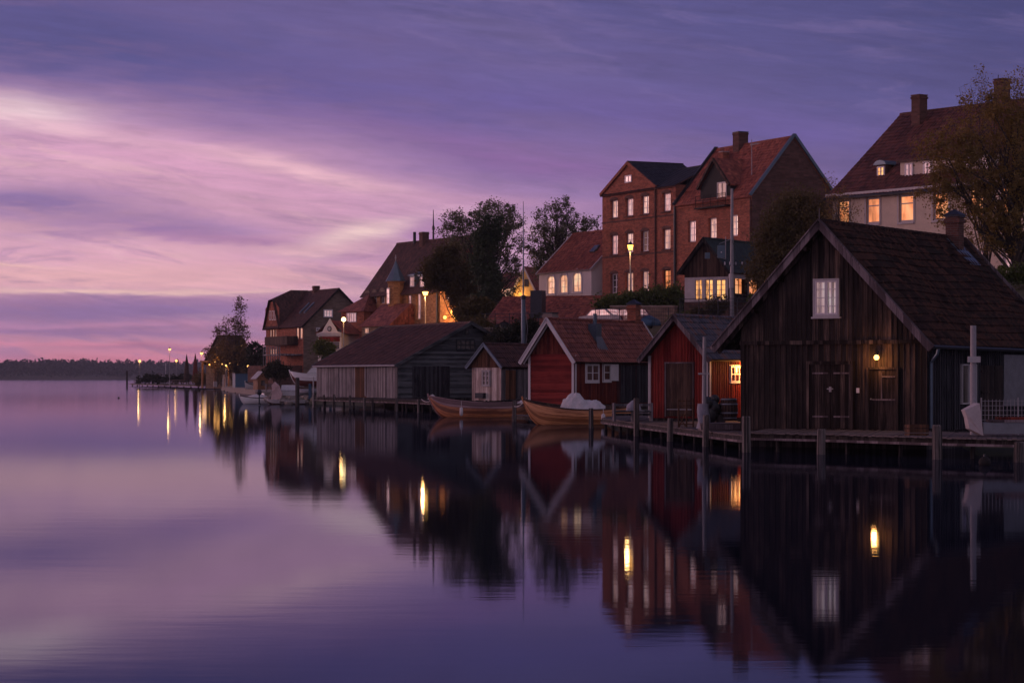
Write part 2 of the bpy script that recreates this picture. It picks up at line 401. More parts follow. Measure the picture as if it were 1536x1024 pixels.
streak(60, 515, 420, 78, -.08, S(86, 82, 138), 1.1, .35)
streak(760, 340, 300, 26, -.15, S(142, 102, 158), .5)
n5 = t.noise(t.comb(x0 / 70.0 + n4 * 2.0, (e0 + x0 * .10) / 9.0 + n1 * 3.0, 11.0), 1, 5, .65, .8) - .5
mot = n4 * .42 + n2 * .30 + n1 * .2 + n5 * .22
col = t.mix(1.0, col, t.mix(1.0, (1, 1, 1), t.comb(mot, mot, mot), 'ADD'), 'MULTIPLY')
# the sun has set to the left, outside the photograph: a stronger afterglow there, unseen mauve sky behind the camera raised as fill
glow = t.math('EXPONENT', ((az + 1.42) * (az + 1.42) * 3.4 + (e0 / F) * (e0 / F) * 5.0) * -1.0)
out = t.mix(1.0, col, t.mix(glow, (0, 0, 0), (2.0, 1.10, 1.02)), 'ADD')
back = t.step(t.math('ABSOLUTE', az + .6), 1.2, 2.4)
out = t.mix(back * .85, out, S(152, 139, 156))
ny = t.node('ShaderNodeTexSky', sky_type='NISHITA'); ny.sun_disc = False; ny.sun_elevation = R_(1.0); ny.sun_rotation = R_(-60)
out = t.mix(1.0, out, t.mix(.004, (0, 0, 0), ny.outputs[0]), 'ADD')
t.put(bg.inputs[0], out); bg.inputs[1].default_value = 1.0

sl = bpy.data.lights.new('sun', 'SUN'); sl.energy = .35; sl.angle = R_(24); sl.color = (1, .55, .5)
so = bpy.data.objects.new('sun', sl); COL.objects.link(so)
so.rotation_euler = Vector((.80, -.56, -.17)).to_track_quat('-Z', 'Y').to_euler()

# ------------------------------------------------------------------ water
m, t, b = newmat('lake_water'); o = coords(t, 'Object')
b.inputs['Base Color'].default_value = (.010, .011, .018, 1); b.inputs['Roughness'].default_value = .046; b.inputs['IOR'].default_value = 1.33
w1 = t.noise(scaled(t, o, 1.3, 3.2), 1, 3, .5); w2 = t.noise(scaled(t, o, .22, .7), 1, 3, .5); w3 = t.noise(scaled(t, o, .04, .05), 1, 3, .6)
amt = t.step(w3, .35, .7)
t.put(b.inputs['Normal'], t.bump(w1 * (amt * .5 + .15) + w2 * .8, .5, .0030))
fr = t.node('ShaderNodeFresnel'); fr.inputs[0].default_value = 1.33; t.put(fr.inputs[1], b.inputs['Normal'].links[0].from_socket)
gl = t.node('ShaderNodeBsdfGlossy'); gl.distribution = 'BECKMANN'; gl.inputs[0].default_value = (.80, .86, .98, 1); sy_ = t.node('ShaderNodeSeparateXYZ'); t.put(sy_.inputs[0], o); t.put(gl.inputs['Roughness'], t.step(sy_.outputs[1], 110.0, 420.0) * .05 + .046); t.put(gl.inputs['Normal'], b.inputs['Normal'].links[0].from_socket)
df = t.node('ShaderNodeBsdfDiffuse'); df.inputs[0].default_value = (.010, .011, .020, 1)
mx = t.node('ShaderNodeMixShader'); t.put(mx.inputs[0], E(t, fr.outputs[0]) * .70); t.put(mx.inputs[1], df.outputs[0]); t.put(mx.inputs[2], gl.outputs[0])
t.put(m.node_tree.nodes['Material Output'].inputs[0], mx.outputs[0]); m.node_tree.nodes.remove(b)
mb = MB(); mb.add([(-1700, -60, 0), (1700, -60, 0), (1700, 3560, 0), (-1700, 3560, 0)], [(0, 1, 2, 3)])
struct(mb.build('water', m))

# ------------------------------------------------------------------ land
SHORE = [(90, 60), (60, 70), (16, 78), (8, 86), (6.3, 104), (3.5, 122), (1.5, 141), (-2.5, 160), (-7, 180), (-14, 197), (-20, 216), (-27, 252), (-33, 312), (-40, 352), (-48, 400), (-54, 455), (-60, 500), (-74, 600), (-82, 660), (-70, 720), (-40, 760), (40, 770)]
CTRL = [(12, 92, .6), (20, 96, 1.2), (24, 112, 4.2), (23, 168, 9.3), (29, 140, 7.8), (32, 136, 8.0), (22, 128, 6.5), (14, 181, 7.8), (14, 168, 6.3), (10, 150, 1.2), (4, 150, .9), (16, 120, 2.5), (12, 110, .8),
        (0, 174, 4.4), (3, 168, 4.6), (-3, 200, 2.8), (-10, 218, 3.2), (8, 188, 7.0), (12, 195, 7.6), (9.4, 250, 10.4), (16, 238, 10.5), (22, 224, 10.3), (31, 236, 10.5), (7.4, 226, 9.4), (1, 226, 9), (-4, 274, 8.2), (-18, 300, 7.0), (-8, 262, 7.8),
        (-28, 321, 3.2), (-22, 300, 4.4), (-53, 452, .8), (-60, 520, .8), (-35, 330, .7), (-33, 352, .7), (-38, 372, .9), (-28, 262, .9), (-21, 222, 1.2), (-30, 420, 2.5), (0, 350, 9), (70, 250, 11.5), (60, 150, 10), (50, 108, 3), (100, 200, 12), (0, 500, 8), (-35, 520, 2), (-60, 620, .8), (60, 700, 8), (110, 90, 4)]
def land_height(X, Y):
    X = np.asarray(X, float); Y = np.asarray(Y, float)
    P = np.array(SHORE); D = np.full(X.shape, 1e9); inside = np.zeros(X.shape, bool)
    poly = np.vstack([P, [(400, 770), (400, 60)]])
    for i in range(len(poly)):
        a, c = poly[i], poly[(i + 1) % len(poly)]
        cr = ((a[1] > Y) != (c[1] > Y)) & (X < (c[0] - a[0]) * (Y - a[1]) / (c[1] - a[1] + 1e-9) + a[0]); inside ^= cr
        if i < len(P) - 1:
            ab = c - a; k = np.clip(((X - a[0]) * ab[0] + (Y - a[1]) * ab[1]) / (ab @ ab), 0, 1)
            D = np.minimum(D, np.hypot(X - a[0] - k * ab[0], Y - a[1] - k * ab[1]))
    num = np.zeros(X.shape); den = np.zeros(X.shape)
    for cx, cy, cz in CTRL:
        w = 1 / (((X - cx) ** 2 + (Y - cy) ** 2 * .6) + 4) ** 1.6; num += w * cz; den += w
    h = num / den
    up = np.minimum(h, .28 + D * .02 + np.maximum(0, D - 12) * .55)
    return np.where(inside, up, np.maximum(-1.5, -.15 - D * .4))
def land(x, y): return float(land_height(np.array([x]), np.array([y]))[0])
nx, nyy = 120, 250
gx = np.linspace(-100, 150, nx); gy = np.linspace(62, 775, nyy)
GX, GY = np.meshgrid(gx, gy); GZ = land_height(GX, GY)
GZ = GZ + np.where(GZ > .5, np.random.RandomState(3).uniform(-.08, .08, GZ.shape), 0)
mb = MB(); mb.v = list(zip(GX.ravel(), GY.ravel(), GZ.ravel()))
for j in range(nyy - 1):
    for i in range(nx - 1):
        a = j * nx + i
        if max(GZ[j, i], GZ[j, i + 1], GZ[j + 1, i], GZ[j + 1, i + 1]) > -1.4: mb.f.append([a, a + 1, a + nx + 1, a + nx])
mb.m = [0] * len(mb.f)
m, t, b = newmat('hillside'); o = coords(t, 'Object')
k = t.noise(o, .35, 5, .65) * .6 + t.noise(o, 3, 4) * .4
t.put(b.inputs['Base Color'], t.ramp(k, [(.3, (.022, .024, .012)), (.5, (.045, .045, .02)), (.65, (.075, .058, .04)), (.8, (.10, .085, .065))])); b.inputs['Roughness'].default_value = .95
t.put(b.inputs['Normal'], t.bump(k, .8, .2))
struct(mb.build('hillside_ground', m, smooth=True, uv=False))

# ------------------------------------------------------------------ far shore
mb = MB(); pts = []
xs = np.linspace(-1400, 1400, 90)
for j, (y, z) in enumerate([(2960, -.4), (2980, 1.0), (3060, 6.0), (3280, 14), (3500, 16)]):
    for x_ in xs: pts.append((x_, y + 24 * math.sin(x_ * .0055) + 8 * math.sin(x_ * .025), z * (1 + .25 * math.sin(x_ * .006 + 1))if z > 1 else z))
mb.v = pts; mb.f = [[j * 90 + i, j * 90 + i + 1, (j + 1) * 90 + i + 1, (j + 1) * 90 + i] for j in range(4) for i in range(89)]; mb.m = [0] * len(mb.f)
struct(mb.build('far_shore_ground', M['ground'], smooth=True, uv=False))

def leaf_mesh(name, mat, centers, size, parent=None, seed=0, flat=.0, jit=.45):
    """many small leaf-sized faces at given centres"""
    rs = np.random.RandomState(seed); n = len(centers); c = np.asarray(centers, float)
    a = rs.normal(size=(n, 3)); a /= np.linalg.norm(a, axis=1)[:, None] + 1e-9
    b_ = rs.normal(size=(n, 3)); b_ -= a * (a * b_).sum(1)[:, None]; b_ /= np.linalg.norm(b_, axis=1)[:, None] + 1e-9
    s = size * rs.uniform(1 - jit, 1 + jit, (n, 1))
    v = np.stack([c - a * s, c - b_ * s * .55 + a * s * .1, c + a * s, c + b_ * s * .55 + a * s * .1], 1).reshape(-1, 3)
    me = bpy.data.meshes.new(name); me.vertices.add(4 * n); me.vertices.foreach_set('co', v.ravel())
    me.loops.add(4 * n); me.loops.foreach_set('vertex_index', np.arange(4 * n)); me.polygons.add(n)
    me.polygons.foreach_set('loop_start', np.arange(n) * 4); me.polygons.foreach_set('loop_total', np.full(n, 4))
    me.materials.append(mat); me.update(); me.validate()
    ob = bpy.data.objects.new(name, me); COL.objects.link(ob)
    if parent is not None: ob.parent = parent
    return ob
rs = np.random.RandomState(11); cs = []
for i in range(1500):
    x_ = rs.uniform(-960, 320); y_ = rs.uniform(2996, 3360)
    top = 19.5 + 7 * (y_ - 2996) / 364 + 1.6 * math.sin(x_ * .0085) + 1.0 * math.sin(x_ * .021 + 2) + rs.uniform(-3.0, 1.4)
    w = rs.uniform(4.0, 9.0)
    k = 46
    u = rs.normal(size=(k, 3)); u /= np.linalg.norm(u, axis=1)[:, None]; r = rs.uniform(.45, 1, (k, 1))
    p = u * r * np.array([w, w, top * .46]); p[:, :2] *= (1 - .35 * (p[:, 2:3] / (top * .46)))
    cs.append(p + np.array([x_, y_, top * .54 + 1.5]))
tag(leaf_mesh('far_forest', M['leaf_far'], np.vstack(cs), 2.2, seed=5), 'dark wooded ridge across the lake on the horizon', 'forest', kind='stuff')
# a few pale far houses and a mast at the other shore
for k, (px, h) in enumerate([(240, 5.0), (285, 4.0)]):
    s = F / 2950; X = (px - CX) / s
    r = thing('far_cottage', ['pale far cottage at the water edge below the wooded ridge, left one', 'pale far cottage at the water edge below the wooded ridge, right one'][k], 'cottage', (X, 2950, 0), 0, 'far cottages across the lake')
    m1 = MB(); m1.box(-6, 6, 0, 9, -.8, 4.6); m1.build('wall', M['offwhite'], r)
    m2 = MB(); m2.prism([(-6.6, -.4, 4.5), (6.6, -.4, 4.5), (0, -.4, 8.5)], (0, 9.8, 0)); m2.build('roof', M['tile_dark'], r)
# evening haze over the lake
m = bpy.data.materials.new('evening_haze'); m.use_nodes = True; nt = m.node_tree; nt.nodes.clear()
pv = nt.nodes.new('ShaderNodeVolumePrincipled'); ou = nt.nodes.new('ShaderNodeOutputMaterial'); nt.links.new(pv.outputs[0], ou.inputs['Volume'])
pv.inputs['Color'].default_value = (.80, .80, .95, 1); pv.inputs['Density'].default_value = .00010; pv.inputs['Anisotropy'].default_value = 0
HAZE_MAT = m
# ------------------------------------------------------------------ building kit
# local x runs along the right-hand facade 'R' (plane y=0), local y along the left-hand facade 'L' (plane x=0); the near corner is the origin
class Bld:
    def __init__(s, px, sc, a, z0, name, label, cat, group=None, C=None):
        s.a = R_(a); s.C = C if C else XY(px, sc); s.z0 = z0
        s.root = thing(name, label, cat, (s.C[0], s.C[1], z0), s.a, group)
        s.holes = {'L': [], 'R': []}
    def d(s, f): return (-math.sin(s.a), math.cos(s.a)) if f == 'L' else (math.cos(s.a), math.sin(s.a))
    def t(s, f, px, off=0.0):
        k = (px - CX) / F; d = s.d(f); n = s.d('R' if f == 'L' else 'L'); cx, cy = s.C[0] + n[0] * off, s.C[1] + n[1] * off
        return (k * cy - cx) / (d[0] - k * d[1])
    def z(s, f, t, py): return CH + (HZ - py) * (s.C[1] + t * s.d(f)[1]) / F - s.z0
    def at(s, f, t):
        d = s.d(f); return (s.C[0] + d[0] * t, s.C[1] + d[1] * t)
    def rect(s, f, x0, x1, y0, y1):
        a, b = sorted((s.t(f, x0), s.t(f, x1))); m = (a + b) / 2
        return a, b, s.z(f, m, y1), s.z(f, m, y0)
    def pt(s, f, t, z, d=0.0): return (d, t, z) if f == 'L' else (t, d, z)
    def fb(s, mb, f, t0, t1, z0, z1, d0, d1, mi=0):
        if f == 'L': mb.box(d0, d1, t0, t1, z0, z1, mi)
        else: mb.box(t0, t1, d0, d1, z0, z1, mi)
    def panel(s, name, f, r, d0, d1, mat, parent=None):
        mb = MB(); s.fb(mb, f, *r, d0, d1); return mb.build(name, mat, parent or s.root)
    def win(s, f, x0, x1, y0, y1, cols=2, rows=3, fm='white', pm='pane_painted_sky', fw=.07, rec=.14, hole=True, sur=None, r=None, arch=0.0, mun=.035):
        t0, t1, z0, z1 = r or s.rect(f, x0, x1, y0, y1)
        if hole and rec > 0: s.holes[f].append((t0, t1, z0, z1))
        if not hole: rec = -.05
        mb = MB(); a, b = rec - .04, rec + .04
        s.fb(mb, f, t0, t0 + fw, z0, z1, a, b); s.fb(mb, f, t1 - fw, t1, z0, z1, a, b)
        s.fb(mb, f, t0 + fw, t1 - fw, z0, z0 + fw, a, b); s.fb(mb, f, t0 + fw, t1 - fw, z1 - fw, z1, a, b)
        for i in range(1, cols):
            c = t0 + (t1 - t0) * i / cols; w = mun * 1.5 if cols == 2 else mun
            s.fb(mb, f, c - w, c + w, z0 + fw, z1 - fw, a + .012, b - .012)
        for i in range(1, rows):
            c = z0 + (z1 - z0) * i / rows; s.fb(mb, f, t0 + fw, t1 - fw, c - mun * .6, c + mun * .6, a + .018, b - .018)
        if sur:   # wide trim round the opening
            w = sur; s.fb(mb, f, t0 - w, t0, z0 - w, z1 + w, -.05, .0); s.fb(mb, f, t1, t1 + w, z0 - w, z1 + w, -.05, .0)
            s.fb(mb, f, t0, t1, z1, z1 + w, -.053, -.002); s.fb(mb, f, t0 - .04, t1 + .04, z0 - w, z0, -.09, -.003)
        w_ = mb.build('window', M[fm] if isinstance(fm, str) else fm, s.root)
        p = MB(); d = rec + .005 if rec > 0 else -.035
        if arch:
            pts = [s.pt(f, t0, z0, d), s.pt(f, t1, z0, d), s.pt(f, t1, z1 - arch, d)] + [s.pt(f, (t0 + t1) / 2 + (t1 - t0) / 2 * math.cos(q), z1 - arch + arch * math.sin(q), d) for q in np.linspace(.3, math.pi - .3, 7)] + [s.pt(f, t0, z1 - arch, d)]
            p.poly(pts)
        else: p.poly([s.pt(f, t0 + .01, z0 + .01, d), s.pt(f, t1 - .01, z0 + .01, d), s.pt(f, t1 - .01, z1 - .01, d), s.pt(f, t0 + .01, z1 - .01, d)])
        p.build('pane', M[pm], w_)
        return w_
    def facade(s, mb, f, T, z0, z1, mi=0, depth=.28, t00=0.0):
        hs = s.holes[f]
        ts = sorted({t00, T, *[h[0] for h in hs], *[h[1] for h in hs]}); zs = sorted({z0, z1, *[h[2] for h in hs], *[h[3] for h in hs]})
        ts = [q for q in ts if t00 <= q <= T]; zs = [q for q in zs if z0 <= q <= z1]
        for a, b in zip(ts, ts[1:]):
            for c, e in zip(zs, zs[1:]):
                if any(h[0] - 1e-6 <= a and b <= h[1] + 1e-6 and h[2] - 1e-6 <= c and e <= h[3] + 1e-6 for h in hs): continue
                q = [s.pt(f, a, c), s.pt(f, b, c), s.pt(f, b, e), s.pt(f, a, e)]
                mb.poly(q if f == 'R' else q[::-1], mi)
        for a, b, c, e in hs:
            for p, q in (((a, c), (b, c)), ((b, c), (b, e)), ((b, e), (a, e)), ((a, e), (a, c))):
                mb.poly([s.pt(f, *p), s.pt(f, *q), s.pt(f, *q, depth), s.pt(f, *p, depth)], mi)
    def body(s, R, L, z0, z1, mat, axis=None, zr=None, name='wall', mats=None, parent=None):
        """four walls with openings; gable triangles at both ends of the ridge axis"""
        mb = MB(); s.facade(mb, 'L', L, z0, z1); s.facade(mb, 'R', R, z0, z1, 1 if mats else 0)
        mb.poly([(R, 0, z0), (R, L, z0), (R, L, z1), (R, 0, z1)]); mb.poly([(R, L, z0), (0, L, z0), (0, L, z1), (R, L, z1)])
        if axis == 'x':
            for x_ in (0, R): mb.poly([(x_, 0, z1), (x_, L, z1), (x_, L / 2, zr)])
        elif axis == 'y':
            for y_ in (0, L): mb.poly([(0, y_, z1), (R, y_, z1), (R / 2, y_, zr)], 1 if mats and y_ == 0 else 0)
        else: mb.poly([(0, 0, z1), (R, 0, z1), (R, L, z1), (0, L, z1)])
        return mb.build(name, mats or M[mat], s.root)
    def roof(s, axis, Wd, Ln, zr, k, oe, og, tile, tw=.24, rh=.33, under='dkwood', sag=.02, og1=None, bump=.034, parent=None, bargeW=0, bargeM='verge', t0=0.0, s0=0.0, ridge=True, sides=(0, 1)):
        """pantile roof: zr ridge height, k slope (rise per run), oe eave overhang, og verge overhang"""
        m = (lambda q, r, z: (q, r, z)) if axis == 'x' else (lambda q, r, z: (r, q, z))
        og1 = og if og1 is None else og1; h = Wd / 2; lo, hi = s0 - og, s0 + Ln + og1
        mb = MB(); ze = zr - k * (h + oe); sl = math.hypot(h + oe, k * (h + oe)); th = .09
        nz = 1 / math.hypot(1, k); nr = k * nz
        ncol = max(2, int(round((hi - lo) / tw))); nrow = max(2, int(round(sl / rh))); prof = (0.0, .55, 1.0, .5)
        for sd in sides:
            g = -1 if sd == 0 else 1     # side 0 = low local cross coordinate
            def P(q, v, hgt):
                f = v / sl; wob = sag * math.sin(q * .9 + sd) * math.sin(math.pi * f)
                r = t0 + h + g * ((h + oe) * (1 - f) + nr * (hgt + wob)); return m(q, r, ze + (zr - ze) * f + nz * (hgt + wob))
            vs = []; uvs = []; jr = random.Random(nrow * 7 + sd)
            cols = [lo + (hi - lo) * i / (ncol * 4) for i in range(ncol * 4 + 1)]
            for j in range(nrow):
                jit = [jr.uniform(-.004, .012) * (bump > .02) + (.03 if bump > .04 and jr.random() < .006 else 0) for _ in range(ncol + 1)]
                for e_, lift in ((0, bump * .8), (1, 0.0)):
                    v = sl * (j + e_) / nrow
                    for i, q in enumerate(cols):
                        vs.append(P(q, v, .012 + lift + prof[i % 4] * bump + jit[i // 4])); uvs.append(((q - lo) * tw / ((hi - lo) / ncol) + sd * 50 * tw, (j + (.02 if e_ == 0 else .98)) * rh))
            n = len(cols); fs = []
            for j in range(2 * nrow - 1):
                for i in range(n - 1): fs.append((j * n + i, j * n + i + 1, (j + 1) * n + i + 1, (j + 1) * n + i))
            mb.add(vs, fs, 0, uvs)
            A = [P(lo, 0, 0), P(hi, 0, 0), P(hi, sl, 0), P(lo, sl, 0)]; B_ = [P(lo, 0, -th), P(hi, 0, -th), P(hi, sl, -th), P(lo, sl, -th)]
            mb.add(A + B_, [(7, 6, 5, 4), (0, 1, 5, 4), (1, 2, 6, 5), (3, 0, 4, 7)], 1)
        if ridge:
            c = m(lo, t0 + h, zr + .02); e = m(hi, t0 + h, zr + .02); nn = max(2, int((hi - lo) / .4))
            for i in range(nn):
                a = Vector(c).lerp(Vector(e), i / nn); b_ = Vector(c).lerp(Vector(e), (i + 1) / nn)
                mb.tube([a, b_ + Vector((0, 0, .0))], [.115, .10], 8)
        o = mb.build('roof', [M[tile], M[under]], parent or s.root)
        if bargeW:
            for en in (lo, hi) if og1 else (lo,):
                out_ = -1 if en == lo else 1
                for g in (-1, 1):
                    b1 = MB(); r0 = t0 + h + g * (h + oe + .03); 
                    p = Vector(m(en + out_ * .025, r0, ze - bargeW * .30)); q = Vector(m(en + out_ * .025, t0 + h, zr - bargeW * .30 + .03))
                    b1.beam(p, q, .05, bargeW)
                    p2 = Vector(m(en + out_ * .05, r0, ze + .055)); q2 = Vector(m(en + out_ * .05, t0 + h, zr + .085)); b1.beam(p2, q2, .11, .045)
                    b1.build('bargeboard', M[bargeM], s.root)
        return o
    def boards(s, mb, f, t0, t1, z0, zt, w=.2, d=0.0, batten=.05, mi=0, seed=1, jag=.0):
        """vertical boards with battens over the joints; zt(t) gives the top"""
        rg = random.Random(seed); n = max(1, int(round((t1 - t0) / w))); w = (t1 - t0) / n
        def pr(a, b, za, d0, d1):
            ta, tb = zt(a), zt(b)
            q = [s.pt(f, a, za, d1), s.pt(f, b, za, d1), s.pt(f, b, tb, d1), s.pt(f, a, ta, d1)]
            mb.prism(q, (d0 - d1, 0, 0) if f == 'L' else (0, d0 - d1, 0), mi)
        for i in range(n):
            a = t0 + i * w; o = rg.uniform(0, .012)
            if min(zt(a), zt(a + w)) > z0 + .02: pr(a + .004, a + w - .004, z0 - rg.uniform(0, jag), d - .022 - o, d)
            if i and batten and zt(a) > z0 + .05: pr(a - batten / 2, a + batten / 2, z0 - rg.uniform(0, jag), d - .055, d - .02)
def chimney(B, x, y, z0, z1, w, dpt, mat, cap='dkmetal', parent=None, flash=True, capz=.12, peak=0.0):
    mb = MB(); mb.box(x - w / 2, x + w / 2, y - dpt / 2, y + dpt / 2, z0, z1); mb.box(x - w / 2 - .05, x + w / 2 + .05, y - dpt / 2 - .05, y + dpt / 2 + .05, z1 - .22, z1 - .08)
    c = mb.build('chimney', M[mat], parent or B.root)
    k = MB(); k.box(x - w / 2 - .04, x + w / 2 + .04, y - dpt / 2 - .04, y + dpt / 2 + .04, z1, z1 + capz * .6)
    if peak:
        a = w / 2 + .08; b_ = dpt / 2 + .08; zz = z1 + capz * .6
        v = [(x - a, y - b_, zz), (x + a, y - b_, zz), (x + a, y + b_, zz), (x - a, y + b_, zz), (x, y, zz + peak)]
        k.add(v, [(3, 2, 1, 0), (0, 1, 4), (1, 2, 4), (2, 3, 4), (3, 0, 4)])
    k.build('chimney_cap', M[cap], c)
    return c
def gable_z(W_, zr, k, cut=0.14): return lambda q: zr - cut - k * abs(q - W_ / 2)

# ================================================================== 1. tarred barn
B = Bld(1390, 47, 57, .58, 'timber_barn', 'large dark tarred timber barn with steep tiled gable and a lit lamp over its door', 'barn')
Wb, Lb, We = 7.15, 11.6, 6.62; zr = 6.78; kb = 1.045
zf = gable_z(Wb, zr, kb)
mb = MB(); mb.box(.06, Lb, .03, We - .03, -1.4, zr - kb * Wb / 2 - .16, 1)
for x_ in (.06, Lb): mb.poly([(x_, .03, zr - kb * Wb / 2 - .16), (x_, We - .03, zr - kb * Wb / 2 - .16), (x_, We - .03, zr - kb * (We - Wb / 2) - .2), (x_, Wb / 2, zr - .2)], 1)
zb = 2.9
B.boards(mb, 'L', 0.0, We, .02, lambda q: min(zb, zf(q)), .2, .04, .06, 0, 3, .04)
B.boards(mb, 'L', 0.0, Wb / 2, zb + .02, zf, .17, -.02, .04, 0, 5, .07); B.boards(mb, 'L', Wb / 2, We, zb + .02, zf, .17, -.02, .04, 0, 6, .07)
B.boards(mb, 'R', 0.0, Lb, .02, lambda q: zr - kb * Wb / 2 - .2, .2, .02, .05, 2, 4)
mb.build('wall', [M['barn'], M['dkwood'], M['barn_side']], B.root)
mb = MB(); B.fb(mb, 'L', -.03, We + .03, zb - .10, zb + .03, -.11, .0); mb.build('ledge_board', M['barn_door'], B.root)
for q in (-.03, We - .13): mb = MB(); B.fb(mb, 'L', q, q + .16, .0, 3.1, -.05, -.005); mb.build('corner_board', M['barn'], B.root)
rf = B.roof('x', Wb, Lb, zr, kb, .32, .42, 'tile_barn', .25, .36, 'dkwood', .06, .3, .042, bargeW=.26)
# an inner barge board a hand behind the outer one
for g in (-1, 1):
    b1 = MB(); b1.beam((-.22, Wb / 2 + g * (Wb / 2 + .26), zr - kb * (Wb / 2 + .26) - .20), (-.22, Wb / 2, zr - .17), .05, .2); b1.build('inner_bargeboard', M['barn_door'], B.root)
for q in np.linspace(.35, Wb / 2 - .35, 4):        # purlin ends below the verge
    for g in (-1, 1):
        b1 = MB(); yy = Wb / 2 + g * (Wb / 2 - q + .2); zz = zr - kb * abs(yy - Wb / 2) - .22; b1.box(-.36, .1, yy - .06, yy + .06, zz - .12, zz); b1.build('purlin', M['barn_door'], B.root)
def barn_window():
    r = B.rect('L', 1222, 1261, 418, 475); t0, t1, z0, z1 = r; mid = (t0 + t1) / 2
    mb = MB(); fw = .07
    for a, b in ((t0, t0 + fw), (t1 - fw, t1)): B.fb(mb, 'L', a, b, z0, z1, -.14, -.05)
    B.fb(mb, 'L', t0 + fw, t1 - fw, z0, z0 + fw, -.14, -.05); B.fb(mb, 'L', t0 + fw, t1 - fw, z1 - fw, z1, -.14, -.05)
    B.fb(mb, 'L', t0 - .05, t1 + .05, z0 - .06, z0 - .002, -.18, -.05)
    w = mb.build('window', M['offwhite'], B.root)
    for a, b in ((t0 + fw, mid), (mid, t1 - fw)):
        s = MB(); q = .05
        B.fb(s, 'L', a + .003, a + q, z0 + fw, z1 - fw, -.13, -.07); B.fb(s, 'L', b - q, b - .003, z0 + fw, z1 - fw, -.13, -.07)
        B.fb(s, 'L', a + q, b - q, z0 + fw, z0 + fw + q, -.13, -.07); B.fb(s, 'L', a + q, b - q, z1 - fw - q, z1 - fw, -.13, -.07)
        B.fb(s, 'L', (a + b) / 2 - .014, (a + b) / 2 + .014, z0 + fw + q, z1 - fw - q, -.115, -.08)
        for i in range(1, 4):
            c = z0 + fw + (z1 - z0 - 2 * fw) * i / 4; B.fb(s, 'L', a + q, b - q, c - .013, c + .013, -.11, -.082)
        s.build('sash', M['white'], w)
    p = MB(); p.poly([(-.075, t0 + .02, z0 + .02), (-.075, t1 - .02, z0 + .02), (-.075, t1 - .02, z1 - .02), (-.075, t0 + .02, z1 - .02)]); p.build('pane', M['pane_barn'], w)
barn_window()
r = B.rect('L', 1215, 1278, 546, 643); mid = (r[0] + r[1]) / 2
mb = MB(); B.fb(mb, 'L', r[0] - .1, r[1] + .1, r[3], r[3] + .1, -.10, -.0); B.fb(mb, 'L', r[0] - .09, r[0], .03, r[3], -.09, 0); B.fb(mb, 'L', r[1], r[1] + .09, .03, r[3], -.09, 0); mb.build('door_frame', M['barn_door'], B.root)
for a, b, in ((r[0], mid - .01), (mid + .01, r[1])):
    mb = MB(); B.boards(mb, 'L', a, b, .06, lambda q: r[3] - .01, .14, -.02, 0, 0, int(a * 10)); dr = mb.build('door', M['barn_door'], B.root)
    for zz in (.42, r[3] - .32):
        s = MB(); B.fb(s, 'L', a + .06, b - .12, zz, zz + .05, -.075, -.055); s.build('hinge', M['verge'], dr)
mb = MB(); B.fb(mb, 'L', mid - .05, mid + .03, 1.25, 1.42, -.085, -.055); B.fb(mb, 'L', mid - .12, mid + .1, 1.33, 1.37, -.1, -.08); mb.build('latch', M['pole'], B.root)
r = B.rect('L', 1305, 1346, 554, 645)
mb = MB(); B.boards(mb, 'L', r[0], r[1], .05, lambda q: r[3], .13, -.02, 0, 0, 9)
dr = mb.build('door', M['barn_door'], B.root)
s = MB()
for a, b, c, e in ((r[0] - .07, r[0], .03, r[3] + .07), (r[1], r[1] + .07, .03, r[3] + .07), (r[0], r[1], r[3], r[3] + .07)): B.fb(s, 'L', a, b, c, e, -.1, 0)
s.build('door_frame', M['barn'], dr)
s = MB(); w_ = r[1] - r[0]
for zz in (.98, 1.72): B.fb(s, 'L', r[0] + .04, r[1] - .03 - (w_ * .45 if zz > 1.5 else 0), zz, zz + .05, -.075, -.05)
B.fb(s, 'L', r[0] + w_ * .52, r[0] + w_ * .57, 1.03, r[3] - .1, -.074, -.05); s.build('door_rail', M['verge'], dr)
s = MB(); s.ball((-.1, r[1] - .08, 1.02), .035, 8); s.build('handle', M['metal'], dr)
mb = MB(); ty = B.t('L', 1288); B.fb(mb, 'L', ty - .05, ty + .05, 1.22, 1.38, -.075, -.05); mb.build('switch_box', M['white'], B.root)
# lamp over the door
ty = B.t('L', 1319); tz = B.z('L', ty, 536)
mb = MB(); mb.tube([(-.03, ty, tz + .16), (-.16, ty, tz + .2), (-.22, ty, tz + .1)], .018, 6); mb.lathe([(.03, .15), (.05, .13), (.09, .09), (.095, .085)], (-.22, ty, tz), 14)
lp = mb.build('wall_lamp', M['dkmetal'], B.root)
s = MB(); s.ball((-.22, ty, tz), .085, 10); s.build('bulb', M['glow'], lp)
l = bpy.data.lights.new('lamp_light', 'POINT'); l.energy = 26; l.color = (1, .40, .10); l.shadow_soft_size = .09
lo_ = bpy.data.objects.new('lamp_light', l); COL.objects.link(lo_); lo_.parent = lp; lo_.location = (-.42, ty, tz - .1)
